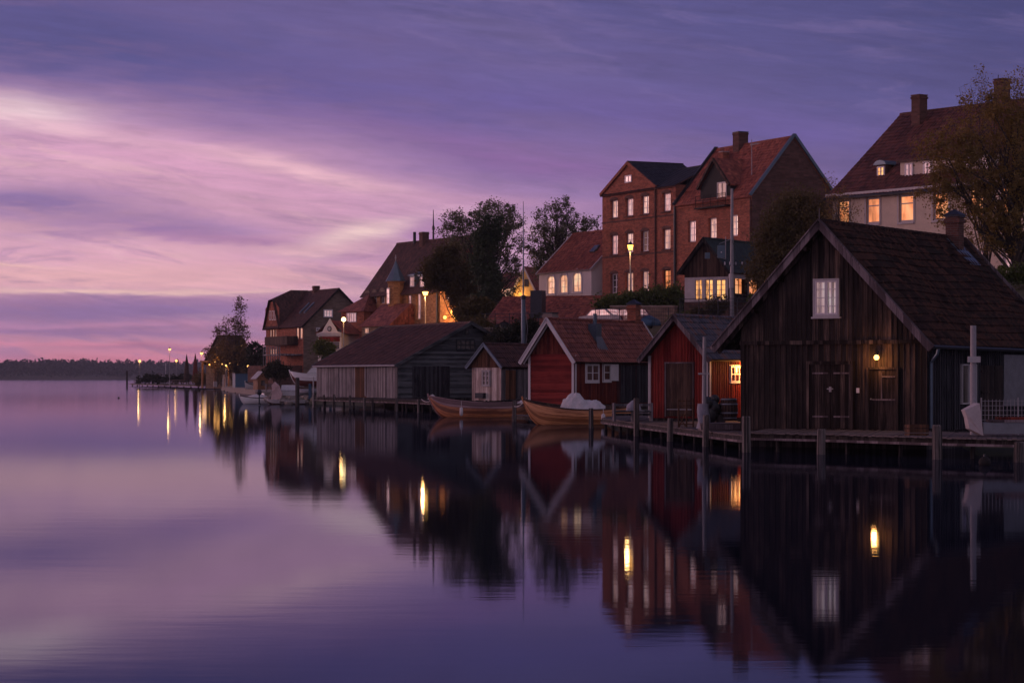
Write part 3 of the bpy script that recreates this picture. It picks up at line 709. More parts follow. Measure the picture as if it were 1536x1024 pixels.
# gutter and downpipe on the right side
mb = MB(); zg = zr - kb * (Wb / 2 + .32) - .02
mb.tube([(-.4, -.38, zg), (Lb + .3, -.38, zg - .06)], .065, 8); gt = mb.build('gutter', M['dkmetal'], B.root)
mb = MB(); mb.tube([(.05, -.38, zg - .05), (.05, -.34, zg - .22), (.12, -.1, zg - .5), (.12, -.1, .1)], .055, 8); mb.build('downpipe', M['zinc'], B.root)
B.win('R', 1440, 1462, 546, 606, 2, 1, 'offwhite', 'pane_dark', .05, hole=False)
r = B.rect('R', 1470, 1502, 548, 628); mb = MB(); B.boards(mb, 'R', r[0], r[1], .1, lambda q: r[3], .25, -.02, 0); B.fb(mb, 'R', r[0], r[1], 1.2, 1.26, -.07, -.05); B.fb(mb, 'R', r[0], r[1], 1.9, 1.96, -.07, -.05); mb.build('side_door', M['barn'], B.root)
t0, t1 = B.t('R', 1504), B.t('R', 1560); mb = MB()
for i in range(int((t1 - t0) / .08)): mb.tube([(t0 + i * .08, -.05, .75), (t0 + i * .08, -.05, 2.5)], .03, 6, cap=False)
mb.build('corrugated_sheet', M['metal'], B.root)
ch = chimney(B, Lb - 1.3, Wb / 2 - .25, zr - 1.2, zr + .75, .5, .5, 'brick_dark', 'dkmetal', rf, peak=.22)
mb = MB(); nrm = math.hypot(1, kb)
for (x0, x1, y0, y1) in ((Lb - 1.85, Lb - .75, Wb / 2 - 1.05, Wb / 2 - .12),):
    mb.add([(x0, y0, zr - kb * (Wb / 2 - y0) + .10), (x1, y0, zr - kb * (Wb / 2 - y0) + .10), (x1, y1, zr - kb * (Wb / 2 - y1) + .10), (x0, y1, zr - kb * (Wb / 2 - y1) + .10)], [(0, 1, 2, 3)])
mb.build('flashing', M['zinc'], ch)
mb = MB(); mb.tube([(-.42, Wb / 2, zr), (-.42, Wb / 2, zr + .45)], .018, 6); mb.build('finial', M['verge'], B.root)

# ================================================================== 2. small red shed
B = Bld(1062, 36.5, 57, .62, 'red_shed', 'small red boat shed with a tall dark door and blue grey tiles', 'boat shed')
Ws, Ls = 2.78, 7.5; zr, k = 4.2, 1.08; zf = gable_z(Ws, zr, k)
mb = MB(); mb.box(.05, Ls, .03, Ws - .03, -.4, zr - k * Ws / 2 - .12, 1)
B.boards(mb, 'L', 0, Ws / 2, 0, zf, .14, .03, .04, 0, 2); B.boards(mb, 'L', Ws / 2, Ws, 0, zf, .14, .03, .04, 0, 3)
B.boards(mb, 'R', 0, Ls, 0, lambda q: zr - k * Ws / 2 - .12, .16, .0, .04, 0, 4)
mb.build('wall', [M['red'], M['dkwood']], B.root)
B.roof('x', Ws, Ls, zr, k, .28, .38, 'tile_slate', .24, .34, 'brown', .02, .2, bargeW=.2, bargeM='verge')
for a in (-.02, Ws - .1):
    mb = MB(); B.fb(mb, 'L', a, a + .12, 0, zr - k * Ws / 2 - .1, -.06, -.0); mb.build('corner_board', M['offwhite'], B.root)
mb = MB(); B.fb(mb, 'R', .0, .12, 0, zr - k * Ws / 2 - .1, -.085, -.062); mb.build('corner_board', M['offwhite'], B.root)
r = B.rect('L', 1000, 1040, 545, 622); mb = MB(); B.boards(mb, 'L', r[0], r[1], .08, lambda q: r[3], .15, -.03, 0, 0, 3); dr = mb.build('door', M['brown'], B.root)
s = MB(); B.fb(s, 'L', r[0] - .06, r[1] + .06, r[3], r[3] + .06, -.09, 0); B.fb(s, 'L', r[0] - .05, r[0], .05, r[3], -.08, 0); B.fb(s, 'L', r[1], r[1] + .05, .05, r[3], -.08, 0); s.build('door_frame', M['verge'], dr)
s = MB(); B.fb(s, 'L', r[0] + .05, r[1] - .05, .34, .38, -.08, -.06); s.build('hinge', M['pole'], dr)
B.win('R', 1094, 1119, 549, 573, 4, 2, 'white', 'pane_dark', .06, hole=False, sur=.05)
tx = B.t('R', 1128); mb = MB(); mb.lathe([(.02, .2), (.13, .06), (.14, .03)], (tx, -.3, 2.25), 12); mb.tube([(tx, 0, 2.42), (tx, -.3, 2.45)], .015, 6)
lp = mb.build('wall_lamp', M['dkmetal'], B.root); s = MB(); s.ball((tx, -.3, 2.3), .07, 8); s.build('bulb', M['glow_soft'], lp)
l = bpy.data.lights.new('lamp_light', 'POINT'); l.energy = 380; l.color = (1, .36, .08); l.shadow_soft_size = .16
lo_ = bpy.data.objects.new('lamp_light', l); COL.objects.link(lo_); lo_.parent = lp; lo_.location = (tx - .6, -.5, 2.05)

# ================================================================== 3. red house
B = Bld(861, 26.2, 57, .75, 'red_boathouse', 'red wooden boathouse with white bargeboards and white framed windows, behind the oak rowing boat', 'boathouse')
Wr, Lr = 3.05, 10.2; zr, k = 4.9, 1.36; zf = gable_z(Wr, zr, k); zm = B.z('L', Wr / 2, 531)
B.win('R', 878, 897, 546, 572, 2, 2, 'white', 'pane_dark', .09, hole=False, sur=.1)
B.win('R', 904, 915, 546, 571, 1, 2, 'white', 'pane_dark', .09, hole=False, sur=.1)
mb = MB(); r = B.rect('R', 914, 925, 546, 571); B.fb(mb, 'R', r[0] - .1, r[1], r[2], r[3], -.14, -.10); mb.build('shutter', M['white'], B.root)
mb = MB(); mb.box(.05, Lr, .03, Wr - .03, -.6, zr - k * Wr / 2 - .12, 1)
for i in range(16):
    z_ = i * zm / 16; mb.prism([(.03, 0, z_), (-.035, 0, z_), (-.005, 0, z_ + zm / 16), (.03, 0, z_ + zm / 16)], (0, Wr, 0), 2)
B.boards(mb, 'L', 0, Wr / 2, zm, zf, .12, .03, .035, 0, 2); B.boards(mb, 'L', Wr / 2, Wr, zm, zf, .12, .03, .035, 0, 3)
B.boards(mb, 'R', 0, Lr, 0, lambda q: zr - k * Wr / 2 - .12, .16, .0, .04, 0, 4)
mb.build('wall', [M['red_old'], M['dkwood'], M['red_h']], B.root)
rf = B.roof('x', Wr, Lr, zr, k, .3, .5, 'tile_old', .25, .34, 'brown', .02, .25, bargeW=.22, bargeM='white')
for g in (-1, 1):
    b1 = MB(); b1.beam((-.3, Wr / 2 + g * (Wr / 2 + .2), zr - k * (Wr / 2 + .2) - .2), (-.3, Wr / 2, zr - .2), .04, .12); b1.build('inner_bargeboard', M['white'], B.root)
for a in (-.02, Wr - .12):
    mb = MB(); B.fb(mb, 'L', a, a + .14, 0, zr - k * Wr / 2, -.07, -.0); mb.build('corner_board', M['white'], B.root)
mb = MB(); B.fb(mb, 'R', .0, .14, 0, zr - k * Wr / 2, -.09, -.072); mb.build('corner_board', M['white'], B.root)
for a, b in ((929, 952), (953, 976)):
    r = B.rect('R', a, b, 548, 597); mb = MB(); B.boards(mb, 'R', r[0], r[1], .05, lambda q: r[3], .2, -.05, 0, 0, a); mb.build('door', M['barn_side'], B.root)
mb = MB(); r = B.rect('R', 925, 980, 541, 546); B.fb(mb, 'R', r[0], r[1], .05, r[3], -.045, -.0); mb.build('dark_boarding', M['barn_side'], B.root)
xx = B.t('R', 912) - .2; yy = .75
mb = MB(); zc = zr - k * (Wr / 2 - yy)
mb.box(xx - .3, xx + .3, yy - .25, yy + .3, zc - .3, zc + .85); mb.add([(xx - .65, yy - .55, zc - .72), (xx + .65, yy - .55, zc - .72), (xx + .32, yy - .25, zc + .1), (xx - .32, yy - .25, zc + .1)], [(0, 1, 2, 3)])
mb.tube([(xx - .05, yy, zc + .8), (xx - .05, yy, zc + 1.45)], .12, 10); mb.build('flue', M['zinc'], rf)
chimney(B, B.t('R', 1000) - 1.0, Wr / 2 + .2, zr - .8, B.z('R', 7, 455), .62, .6, 'brick', 'dkmetal', rf, peak=.3)
chimney(B, .75, Wr / 2 + .55, zr - 1.3, zr + .35, .6, .6, 'grey_plaster', 'dkmetal', rf)

# ================================================================== 4. small weathered shed
B = Bld(751.5, 24, 57, .88, 'weathered_shed', 'small shed of pale weathered boards between the grey and the red boathouse', 'shed')
Ww, Lw = 2.2, 6.5; zr, k = 3.5, 1.1; zf = gable_z(Ww, zr, k); zm = B.z('L', 1.1, 551)
mb = MB(); mb.box(.05, Lw, .03, Ww - .03, -.5, zr - k * Ww / 2 - .1, 1)
B.boards(mb, 'L', 0, Ww, 0, lambda q: min(zm, zf(q)), .15, .03, 0, 0, 7, .06)
B.boards(mb, 'L', 0, Ww / 2, zm, zf, .12, .0, .03, 2, 2); B.boards(mb, 'L', Ww / 2, Ww, zm, zf, .12, .0, .03, 2, 3)
B.boards(mb, 'R', 0, Lw, 0, lambda q: zr - k * Ww / 2 - .1, .2, .0, .05, 3, 4)
mb.build('wall', [M['pale_wall'], M['dkwood'], M['rust_wood'], M['grey_wall']], B.root)
B.roof('x', Ww, Lw, zr, k, .22, .3, 'tile_dark', .26, .36, 'brown', .03, .2, bargeW=.16, bargeM='zinc')
B.win('L', 724, 735, 556, 578, 2, 3, 'offwhite', 'pane_dark', .07, hole=False, sur=.05)
r = B.rect('R', 757, 772, 555, 600); mb = MB(); B.boards(mb, 'R', r[0], r[1], .05, lambda q: r[3], .2, -.05, 0, 0, 5); mb.build('door', M['rust_wood'], B.root)
mb = MB(); tx = B.t('R', 773); mb.tube([(tx, -.1, 2.2), (tx, -.1, .1)], .06, 8); mb.build('downpipe', M['dkmetal'], B.root)
mb = MB(); r = B.rect('L', 717, 729, 589, 597); B.fb(mb, 'L', r[0], r[1], r[2], r[3], -.35, -.03); mb.build('meter_box', M['dkmetal'], B.root)

# ================================================================== 5. grey boathouse
B = Bld(597, 20.5, 25, .8, 'grey_boathouse', 'long grey boathouse with a low dark tiled roof and lapboard gable', 'boathouse')
Wg, Lg = 11.4, 17.0; zr, k = 5.55, .52
ze = zr - k * Wg / 2
mb = MB(); mb.box(.05, Wg - .05, .05, Lg, -.4, ze - .12, 1)
n = 17
for i in range(n):
    z_ = i * (zr - .1) / n; h_ = (zr - .1) / n; half = min(Wg / 2, max(.1, (zr - .12 - z_ - h_ * .5) / k))
    mb.prism([(Wg / 2 - half, .05, z_), (Wg / 2 - half, -.05, z_), (Wg / 2 - half, -.01, z_ + h_), (Wg / 2 - half, .05, z_ + h_)], (2 * half, 0, 0), 0)
B.boards(mb, 'L', 0, 6.2, 0, lambda q: ze - .12, .2, .0, 0, 2, 4, .05); B.boards(mb, 'L', 8.6, Lg, 0, lambda q: ze - .12, .2, .0, 0, 2, 5, .05)
B.boards(mb, 'L', 6.2, 8.6, 0, lambda q: ze - .12, .22, .0, .05, 3, 6, .05)
for a, b in ((0, .5), (2.2, 4.2), (12.0, 13.5)):
    for i in range(13): z_ = i * (ze - .12) / 13; mb.prism([(-.03, a, z_), (-.09, a, z_), (-.05, a, z_ + .2), (-.03, a, z_ + .2)], (0, b - a, 0), 2)
mb.build('wall', [M['grey_lap'], M['dkwood'], M['grey_wall'], M['rust_wood']], B.root)
B.roof('y', Wg, Lg, zr, k, .35, .4, 'tile_dark', .3, .4, 'dkwood', .04, .2, bargeW=.2, bargeM='grey_lap')
r = B.rect('R', 618, 674, 549, 601); mb = MB(); B.boards(mb, 'R', r[0], r[1], .05, lambda q: r[3], .25, -.06, 0, 0, 2); mb.build('gate', M['barn_side'], B.root)
r = B.rect('R', 684, 712, 508, 526); B.win('R', 0, 0, 0, 0, 4, 2, 'dkmetal', 'pane_dark', .06, hole=False, r=r)
r = B.rect('R', 697, 703, 494, 502); B.win('R', 0, 0, 0, 0, 1, 1, 'dkmetal', 'pane_dark', .05, hole=False, r=r)
mb = MB(); mb.tube([(-.1, 6.25, ze - .1), (-.1, 6.25, .1)], .05, 6); mb.build('downpipe', M['offwhite'], B.root)
mb = MB(); mb.tube([(-.38, -.3, zr - k * (Wg / 2 + .35) - .03), (-.38, Lg, zr - k * (Wg / 2 + .35) - .03)], .07, 6); mb.build('gutter', M['pole'], B.root)
mb = MB(); B.fb(mb, 'R', -.04, .16, 0, ze, -.1, -.052); mb.build('corner_board', M['grey_lap'], B.root)
# red tiled shed roof directly behind it
X, Y = B.at('L', 4.0); X += 3.2; Y += 9
B = Bld(0, 1, 25, .9, 'tiled_shed', 'shed with a weathered red tiled roof rising just behind the grey boathouse ridge', 'shed', C=(-4.8, 187.5))
B.body(9.0, 15.0, -.6, 3.55, 'grey_wall', 'y', 5.8); B.roof('y', 9.0, 15.0, 5.85, .5, .3, .3, 'tile_old', .3, .4)
# ================================================================== 6. veranda house
B = Bld(1092, 20.3, 57, 7.4, 'veranda_house', 'low house with lit bay windows and a glazed veranda under a dark green roof', 'house')
Wv = B.t('L', 1027); Lv = 9.0; zt = B.z('L', 0, 408); zg = B.z('L', 1, 413); pk = B.z('L', Wv / 2, 358); k = (pk - zt) / (Wv / 2 + .3); zf = gable_z(Wv, pk, k)
for a, b in ((1042.5, 1053.5), (1057.5, 1069.5), (1074, 1088.5)): B.win('L', a, b, 419, 450, 2, 4, 'offwhite', 'pane_hot', .06, .08, mun=.03)
for a, b in ((1102, 1118), (1122, 1140.5), (1143.5, 1160), (1163, 1180)): B.win('R', a, b, 414, 441, 3, 2, 'dkmetal', 'pane_warm', .05, .3, mun=.03)
zl = B.z('L', 1, 452)
mb = MB(); B.facade(mb, 'L', Wv, zl, zg, 0); B.facade(mb, 'R', Lv, zl, zt - .1, 1, .4)
mb.poly([(Lv, 0, -2), (Lv, Wv, -2), (Lv, Wv, zt), (Lv, 0, zt)]); mb.poly([(Lv, Wv, -2), (0, Wv, -2), (0, Wv, zt), (Lv, Wv, zt)])
mb.box(-.06, Lv, -.06, Wv, -2.5, zl, 2)
B.boards(mb, 'L', 0, Wv / 2, zg - .1, zf, .2, -.0, .05, 3, 3); B.boards(mb, 'L', Wv / 2, Wv, zg - .1, zf, .2, -.0, .05, 3, 4)
mb.build('wall', [M['offwhite'], M['dkwood'], M['brick_dark'], M['brown']], B.root)
B.roof('x', Wv, Lv, pk, k, .35, .45, 'tile_green', .3, .4, 'dkwood', .01, .2, bump=.012, bargeW=.2, bargeM='dkwood')
for tx in (.05, B.t('R', 1120), B.t('R', 1142), B.t('R', 1161.5)):
    mb = MB(); mb.box(tx, tx + .13, -.16, -.04, zl, zt - .1); mb.build('veranda_post', M['grey_wall'], B.root)
mb = MB(); mb.box(0, Lv, -.17, -.03, zt - .45, zt - .12); mb.build('veranda_beam', M['offwhite'], B.root)
mb = MB(); mb.box(0, Lv, -.4, -.18, zl - .02, zl + .08); mb.box(0, Lv, -.22, -.17, zl + .5, zl + .56); mb.build('veranda_rail', M['dkwood'], B.root)

# ================================================================== 7. big brick house with balcony dormer
BB = B = Bld(1128, 16, 26, 10.3, 'dormer_house', 'tall brick house with a red pantile roof, balcony dormer and blank dark gable end', 'house')
LB = B.t('L', 1013.5); WB = 9.2; ze = B.z('L', 0, 291); zr = B.z('R', 4.6, 205); k = (zr - ze) / 4.6
for a, b, c, e in ((1031.5, 1043.5, 331, 363), (1062.5, 1074.5, 326.5, 358), (1094.5, 1106.5, 322, 354), (1031.5, 1043.5, 385, 415), (1062.5, 1074.5, 384, 414), (1094.5, 1106.5, 383, 413)): B.win('L', a, b, c, e, 2, 3, 'white', 'pane_bright' if a > 1060 and c < 360 else 'pane_painted_sky', .13, .3, mun=.05)
B.body(WB, LB, -2, ze, None, 'y', zr - .1, mats=[M['brick'], M['brick_dark']])  # gable end set in darker brick to paint its shaded side
rf = B.roof('y', WB, LB, zr, k, .25, .06, 'tile_red', .28, .38, 'brick', .02, .06)
for en, nm in ((-.12, 0), (LB - .05, 1)):
    for g in (-1, 1):
        b1 = MB(); b1.beam((WB / 2 + g * (WB / 2 + .3), en, ze - .1), (WB / 2, en, zr + .2), .28, .25); b1.build('verge', M['zinc' if nm == 0 else 'dkmetal'], B.root)
mb = MB(); B.fb(mb, 'L', 0, LB, ze - .55, ze - .3, -.1, -.002); B.fb(mb, 'L', 0, LB, ze - .3, ze - .08, -.16, -.004); mb.build('cornice', M['brick'], B.root)
t0, t1 = sorted((B.t('L', 1050), B.t('L', 1095))); tm = B.t('L', 1072); zp = B.z('L', tm, 240); zl = B.z('L', tm, 308); zj = B.z('L', tm, 277)
mb = MB(); mb.prism([(.05, t0, zl - .1), (.05, t1, zl - .1), (.05, t1, zj), (.05, tm, zp - .1), (.05, t0, zj)], (4, 0, 0)); dm = mb.build('dormer', M['recess_shade'], B.root)  # flush black front put in for the shade of an open recess
mb = MB()
for a, zz in ((t0 - .2, zj - .25), (t1 + .2, zj - .25)):
    mb.beam((-.2, a, zz), (-.2, tm, zp + .1), .2, .26); mb.prism([(-.15, a, zz + .1), (-.15, tm, zp + .2), (-.15, tm, zp + .05), (-.15, a, zz - .05)], (4.5, 0, 0), 1)
mb.build('dormer_roof', [M['brown'], M['tile_red']], dm)
w_ = B.win('L', 1076, 1090, 273, 305, 2, 1, 'offwhite', 'pane_dim', .12, hole=False); w_.location.x = .05
mb = MB()
for q in (.12, .55, 1.0): mb.tube([(-.5, t0, zl + q), (-.5, t1, zl + q)], .035, 5)
for q in np.linspace(t0, t1, 5): mb.tube([(-.5, q, zl - .1), (-.5, q, zl + 1.0)], .03, 5)
mb.box(-.6, 0, t0 - .1, t1 + .1, zl - .25, zl - .1); mb.build('balcony', M['dkwood'], B.root)
tq = B.t('L', 1045); tq = B.t('L', 1112, 4.6); chimney(B, 4.5, tq, zr - 2.4, B.z('L', tq, 196), 1.1, 1.1, 'brick_dark', 'dkmetal', rf)
tq = B.t('L', 1086, 3.0); chimney(B, 3.0, tq, zr - 3, zr - .7, .7, .7, 'brick', 'pole', rf)
mb = MB(); mb.tube([(-.1, .1, -1), (-.1, .1, ze - .1)], .09, 6); mb.build('downpipe', M['brick_dark'], B.root)
mb = MB(); mb.tube([(-.16, LB - .1, -1), (-.16, LB - .1, ze + .3)], .12, 6); mb.build('downpipe', M['dkmetal'], B.root)
mb = MB(); q = B.t('L', 1106); x_ = 1.6; mb.tube([(x_, q, ze + .2), (x_, q, ze + 5.4)], .04, 5); mb.beam((x_, q - 1.3, ze + 4.9), (x_, q + .3, ze + 4.9), .05, .05)
for i in range(4): mb.beam((x_ - .3, q - 1.2 + i * .35, ze + 4.95), (x_ + .3, q - 1.2 + i * .35, ze + 4.95), .03, .03)
mb.build('roof_aerial', M['pole'], rf)

# ================================================================== 8. brick house with cross gable
B = Bld(0, 0, 26, 10.3, 'brick_warehouse', 'three storey red brick house with a cross gable left of the balcony dormer', 'house', C=BB.at('L', LB))
LA = B.t('L', 903.5); WA = 9.0; ze = B.z('L', B.t('L', 1000), 279); zr = 13.3; k = (zr - ze) / (WA / 2)
g0, g1 = B.t('L', 983), LA; gz = B.z('L', (g0 + g1) / 2, 243); ge = B.z('L', g1, 289); kg = (gz - ge) / ((g1 - g0) / 2)
rows = [((300, 327), (297, 324), (293, 321), (289, 317)), ((352, 382), (349, 379), (346, 377), (343, 374)), ((410, 440), (408, 438), (406, 437), (404, 434))]
for ri, rw in enumerate(rows):
    for (a, b), (c, e) in zip(((915.5, 926.5), (938, 949.5), (961.5, 973), (993.5, 1005.5)), rw):
        pm = (('pane_bright', 'pane_painted_sky', 'pane_bright', 'pane_painted_sky'), ('pane_painted_sky', 'pane_bright', 'pane_dim', 'pane_bright'), ('pane_dark', 'pane_soft', 'pane_bright', 'pane_warm'))[ri][(915.5, 938, 961.5, 993.5).index(a)]
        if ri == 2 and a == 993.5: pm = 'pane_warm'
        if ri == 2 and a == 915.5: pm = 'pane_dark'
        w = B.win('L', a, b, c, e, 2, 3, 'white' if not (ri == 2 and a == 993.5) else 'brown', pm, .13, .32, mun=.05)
        r = B.rect('L', a, b, c, e); m_ = (r[0] + r[1]) / 2; mb = MB()
        mb.prism([B.pt('L', m_ + (r[1] - r[0]) * .62 * math.cos(q), r[3] - .05 + .36 * math.sin(q), -.04) for q in np.linspace(0.05, math.pi - .05, 7)], (.035, 0, 0)); sb = MB(); B.fb(sb, 'L', r[0] - .1, r[1] + .1, r[2] - .12, r[2], -.12, -.0); sb.build('sill', M['brick_dark'], w)
        mb.build('window_arch', M['brick_dark'], B.root)
B.win('L', 938, 948, 263, 274, 2, 1, 'white', 'pane_painted_sky', .12, hole=False)
mb = MB(); B.facade(mb, 'L', LA, -2, ze); mb.poly([(0, 0, -2), (WA, 0, -2), (WA, 0, ze), (0, 0, ze)]); mb.poly([(0, LA, -2), (0, LA, ze), (WA, LA, ze), (WA, LA, -2)]); mb.poly([(WA, 0, -2), (WA, LA, -2), (WA, LA, ze), (WA, 0, ze)])
mb.poly([(0, g0, ze), (0, g1, ze), (0, g1, ge), (0, (g0 + g1) / 2, gz - .05), (0, g0, ge)][::-1]); mb.poly([(0, LA, ze), (WA, LA, ze), (WA / 2, LA, zr)])
for y_ in (g0, g1): mb.poly([(0, y_, ze), (6, y_, ze), (6, y_, ge), (0, y_, ge)])
mb.build('wall', M['brick'], B.root)
mb = MB()
for z_ in (B.z('L', g1, 336), B.z('L', g1, 388)): B.fb(mb, 'L', 0, LA, z_, z_ + .16, -.06, -.001)
mb.build('string_course', M['brick_dark'], B.root)
rf = B.roof('y', WA, LA, zr, k, .25, .05, 'tile_black', .3, .4, 'brick_dark', .01, .05)
B.roof('x', g1 - g0, 6.5, gz, kg, .2, .12, 'tile_black', .3, .4, 'brick_dark', .01, .0, t0=g0)
for g in (-1, 1):
    b1 = MB(); m_ = (g0 + g1) / 2; b1.beam((-.1, m_ + g * ((g1 - g0) / 2 + .25), ge - .25), (-.1, m_, gz - .12), .2, .32); b1.build('corbelled_verge', M['brick'], B.root)
mb = MB(); mb.tube([(-.12, g0 - .2, -1), (-.12, g0 - .2, ze)], .09, 6); mb.build('downpipe', M['brick_dark'], B.root)

# ================================================================== 9. cream house
B = Bld(1566, 23.8, 37, 9.0, 'cream_house', 'large cream house with red brown roof and orange windows behind the autumn tree', 'house')
Lc = B.t('L', 1249); Wc = 14.0; ze = B.z('L', B.t('L', 1309), 284); zr = B.z('L', B.t('L', 1440) , 150) * 1.0 + .55; k = (zr - ze) / (Wc / 2)
for a, b, c, e in ((1256, 1274, 300, 336), (1299.5, 1319.5, 296, 335.5), (1348.5, 1370.5, 292, 333), (1400, 1423, 288, 330), (1452, 1475, 283, 325), (1502, 1524, 279, 322)): B.win('L', a, b, c, e, 1, 1, 'offwhite', 'pane_warm', .13, .12, sur=.13); r = B.rect('L', a, b, c, e); mb = MB(); B.fb(mb, 'L', r[0], r[1], r[2] + (r[3] - r[2]) * .66, r[2] + (r[3] - r[2]) * .7, .05, .13); mb.build('transom', M['offwhite'], B.root)
for a, b, c, e in ((1455, 1478, 376, 415), (1505, 1526, 374, 412)): B.win('L', a, b, c, e, 2, 2, 'white', 'pane_pink', .13, .12, sur=.13)
B.body(Wc, Lc, -3, ze, 'cream', 'y', zr - .1)
rf = B.roof('y', Wc, Lc, zr, k, .45, .3, 'tile_umber', .3, .4, 'dkwood', .02, .3)
mb = MB(); B.fb(mb, 'L', -.3, Lc + .3, ze - .32, ze - .12, -.42, -.0); mb.build('cornice', M['offwhite'], B.root)
mb = MB(); mb.tube([(-.5, -.3, ze - .45), (-.5, Lc + .3, ze - .45)], .09, 6); mb.build('gutter', M['dkmetal'], B.root)
def dormer(B, x0, x1, y0, y1, cols, pm, xin=.9, curved=False, n=1):
    t0, t1, z0, z1 = B.rect('L', x0, x1, y0, y1); mb = MB(); mb.box(xin, xin + 4.5, t0, t1, z0 - .6, z1); dm = mb.build('dormer', M['cream' if not curved else 'tile_dark'], B.root)
    mb = MB()
    if curved:
        tm = (t0 + t1) / 2; mb.prism([(xin - .2, tm + (t1 - t0) * .62 * math.cos(q), z1 + .32 * math.sin(q)) for q in np.linspace(0, math.pi, 9)], (4.5, 0, 0))
    else: mb.prism([(xin - .25, t0 - .15, z1), (xin - .25, t1 + .15, z1), (xin - .25, t1 + .15, z1 + .14), (xin - .25, t0 - .15, z1 + .14)], (5, 0, .6))
    mb.build('dormer_roof', M['zinc' if curved else 'tile_dark'], dm)
    w = (t1 - t0) / n
    for i in range(n):
        a, b = t0 + i * w + .12 + (.35 if n > 1 else 0), t0 + (i + 1) * w - .12 - (.35 if n > 1 else 0)
        ww = B.win('L', 0, 0, 0, 0, cols, 3 if not curved else 2, 'white', pm, .1, hole=False, r=(a, b, z0 + .12, z1 - .1)); ww.parent = dm; ww.location.x = xin
dormer(B, 1296, 1311, 246, 266, 2, 'pane_hot', 1.2, True)
dormer(B, 1335, 1476, 236, 270, 2, 'pane_pink', 1.0, False, 5)
tq = B.t('L', 1379, 6.0); chimney(B, 6.0, tq, zr - 2.8, zr + 1.0, .78, .78, 'brick_dark', 'brick_dark', rf)
tq = B.t('L', 1503, 6.8); chimney(B, 6.8, tq, zr - 2.2, zr + 1.5, .78, .78, 'brick_dark', 'brick_dark', rf)

# ================================================================== 10. white house with arched windows
B = Bld(887, 14.2, 26, 10.1, 'arched_window_house', 'white plastered house with three glowing arched windows and a red roof', 'house')
Lh = B.t('L', 808.5); Wh = 8.6; ze = B.z('L', 0, 401); zr = ze + 4.3; k = 4.3 / (Wh / 2)
for a, b, c, e in ((821, 832.5, 414, 441), (840, 852, 412, 439.5), (859.5, 872.5, 409, 438)):
    t0, t1, z0, z1 = B.rect('L', a, b, c, e); B.win('L', 0, 0, 0, 0, 2, 3, 'white', 'pane_arch', .08, .12, r=(t0, t1, z0, z1 - .0), mun=.03)
    mb = MB(); m_ = (t0 + t1) / 2; hw = (t1 - t0) / 2; q = np.linspace(0, math.pi, 11)
    for i in range(10):
        p = [(-.08, m_ + (hw + w) * math.cos(qq), z1 - hw * .75 + (hw * 1.0 + w) * math.sin(qq)) for w, qq in ((.02, q[i]), (.22, q[i]), (.22, q[i + 1]), (.02, q[i + 1]))]; mb.prism(p, (.077, 0, 0))
    B.fb(mb, 'L', t0 - .22, t0 - .001, z0, z1 - hw * .75, -.08, -.003); B.fb(mb, 'L', t1 + .001, t1 + .22, z0, z1 - hw * .75, -.08, -.003); B.fb(mb, 'L', t0 - .25, t1 + .25, z0 - .15, z0, -.12, -.002)
    mb.build('arch_trim', M['white'], B.root)
    # plaster spandrels close the corners above the arch
    for g in (-1, 1):
        mb = MB(); pts = [(-.001, m_ + g * hw, z1)] + [(-.001, m_ + g * hw * math.cos(qq), z1 - hw * .75 + hw * .76 * math.sin(qq)) for qq in np.linspace(0, math.pi / 2, 6)]; mb.prism(pts, (.1, 0, 0)); mb.build('arch_corner', M['chapel'], B.root)
B.body(Wh, Lh, -3, ze, 'chapel', 'y', zr - .1)
rf = B.roof('y', Wh, Lh, zr, k, .25, .2, 'tile_red', .28, .38, 'offwhite', .01, .2, bargeW=.2, bargeM='white')
mb = MB(); B.fb(mb, 'L', 0, Lh, ze - .3, ze - .12, -.2, -.002); mb.build('cornice', M['white'], B.root)
mb = MB(); q = B.t('L', 872); mb.prism([(1.6, q, ze + 1.75), (1.6, q + 1.1, ze + 1.75), (2.3, q + 1.1, ze + 2.45), (2.3, q, ze + 2.45)], (-.1, 0, .12)); mb.build('skylight', M['pane_dark'], rf)

# ================================================================== 11. yellow house
B = Bld(806, 13.0, 62, 10.2, 'yellow_house', 'small yellow house with a pointed gable, lamplit, left of the arched window house', 'house')
zt = B.z('L', 1, 440); pk = B.z('L', 1.5, 401); Wy = B.t('L', 769)
B.win('L', 787, 793, 419, 430, 2, 2, 'dkmetal', 'pane_dark', .1, hole=False)
B.body(8, Wy, -2, zt, 'yellow', 'x', pk - .1); k = (pk - zt) / (Wy / 2)
B.roof('x', Wy, 8, pk, k, .25, .3, 'tile_red', .3, .4, 'offwhite', .01, .2, bargeW=.2, bargeM='white')
l = bpy.data.lights.new('lamp_light', 'POINT'); l.energy = 110; l.color = (1, .5, .14); l.shadow_soft_size = .25
mb = MB(); mb.box(-.9, -.6, 1.6, 1.9, -.2, 1.2); lp = mb.build('garden_light', M['dkmetal'], B.root); g_ = MB(); g_.ball((-.75, 1.75, 1.35), .16, 8); g_.build('lamp_globe', M['glow_soft'], lp)
lo_ = bpy.data.objects.new('lamp_light', l); COL.objects.link(lo_); lo_.parent = lp; lo_.location = (-1.0, 2.2, 1.5)
B2 = Bld(775, 12.6, 62, 10.2, 'yellow_wing', 'low yellow wing with a red roof and one white window beside the ivy tree', 'house')
zt = B2.z('L', 1, 431); B2.win('L', 750, 768, 432, 446, 3, 2, 'white', 'pane_soft', .12, hole=False)
B2.body(7, 5.2, -2, zt, 'yellow', None); 
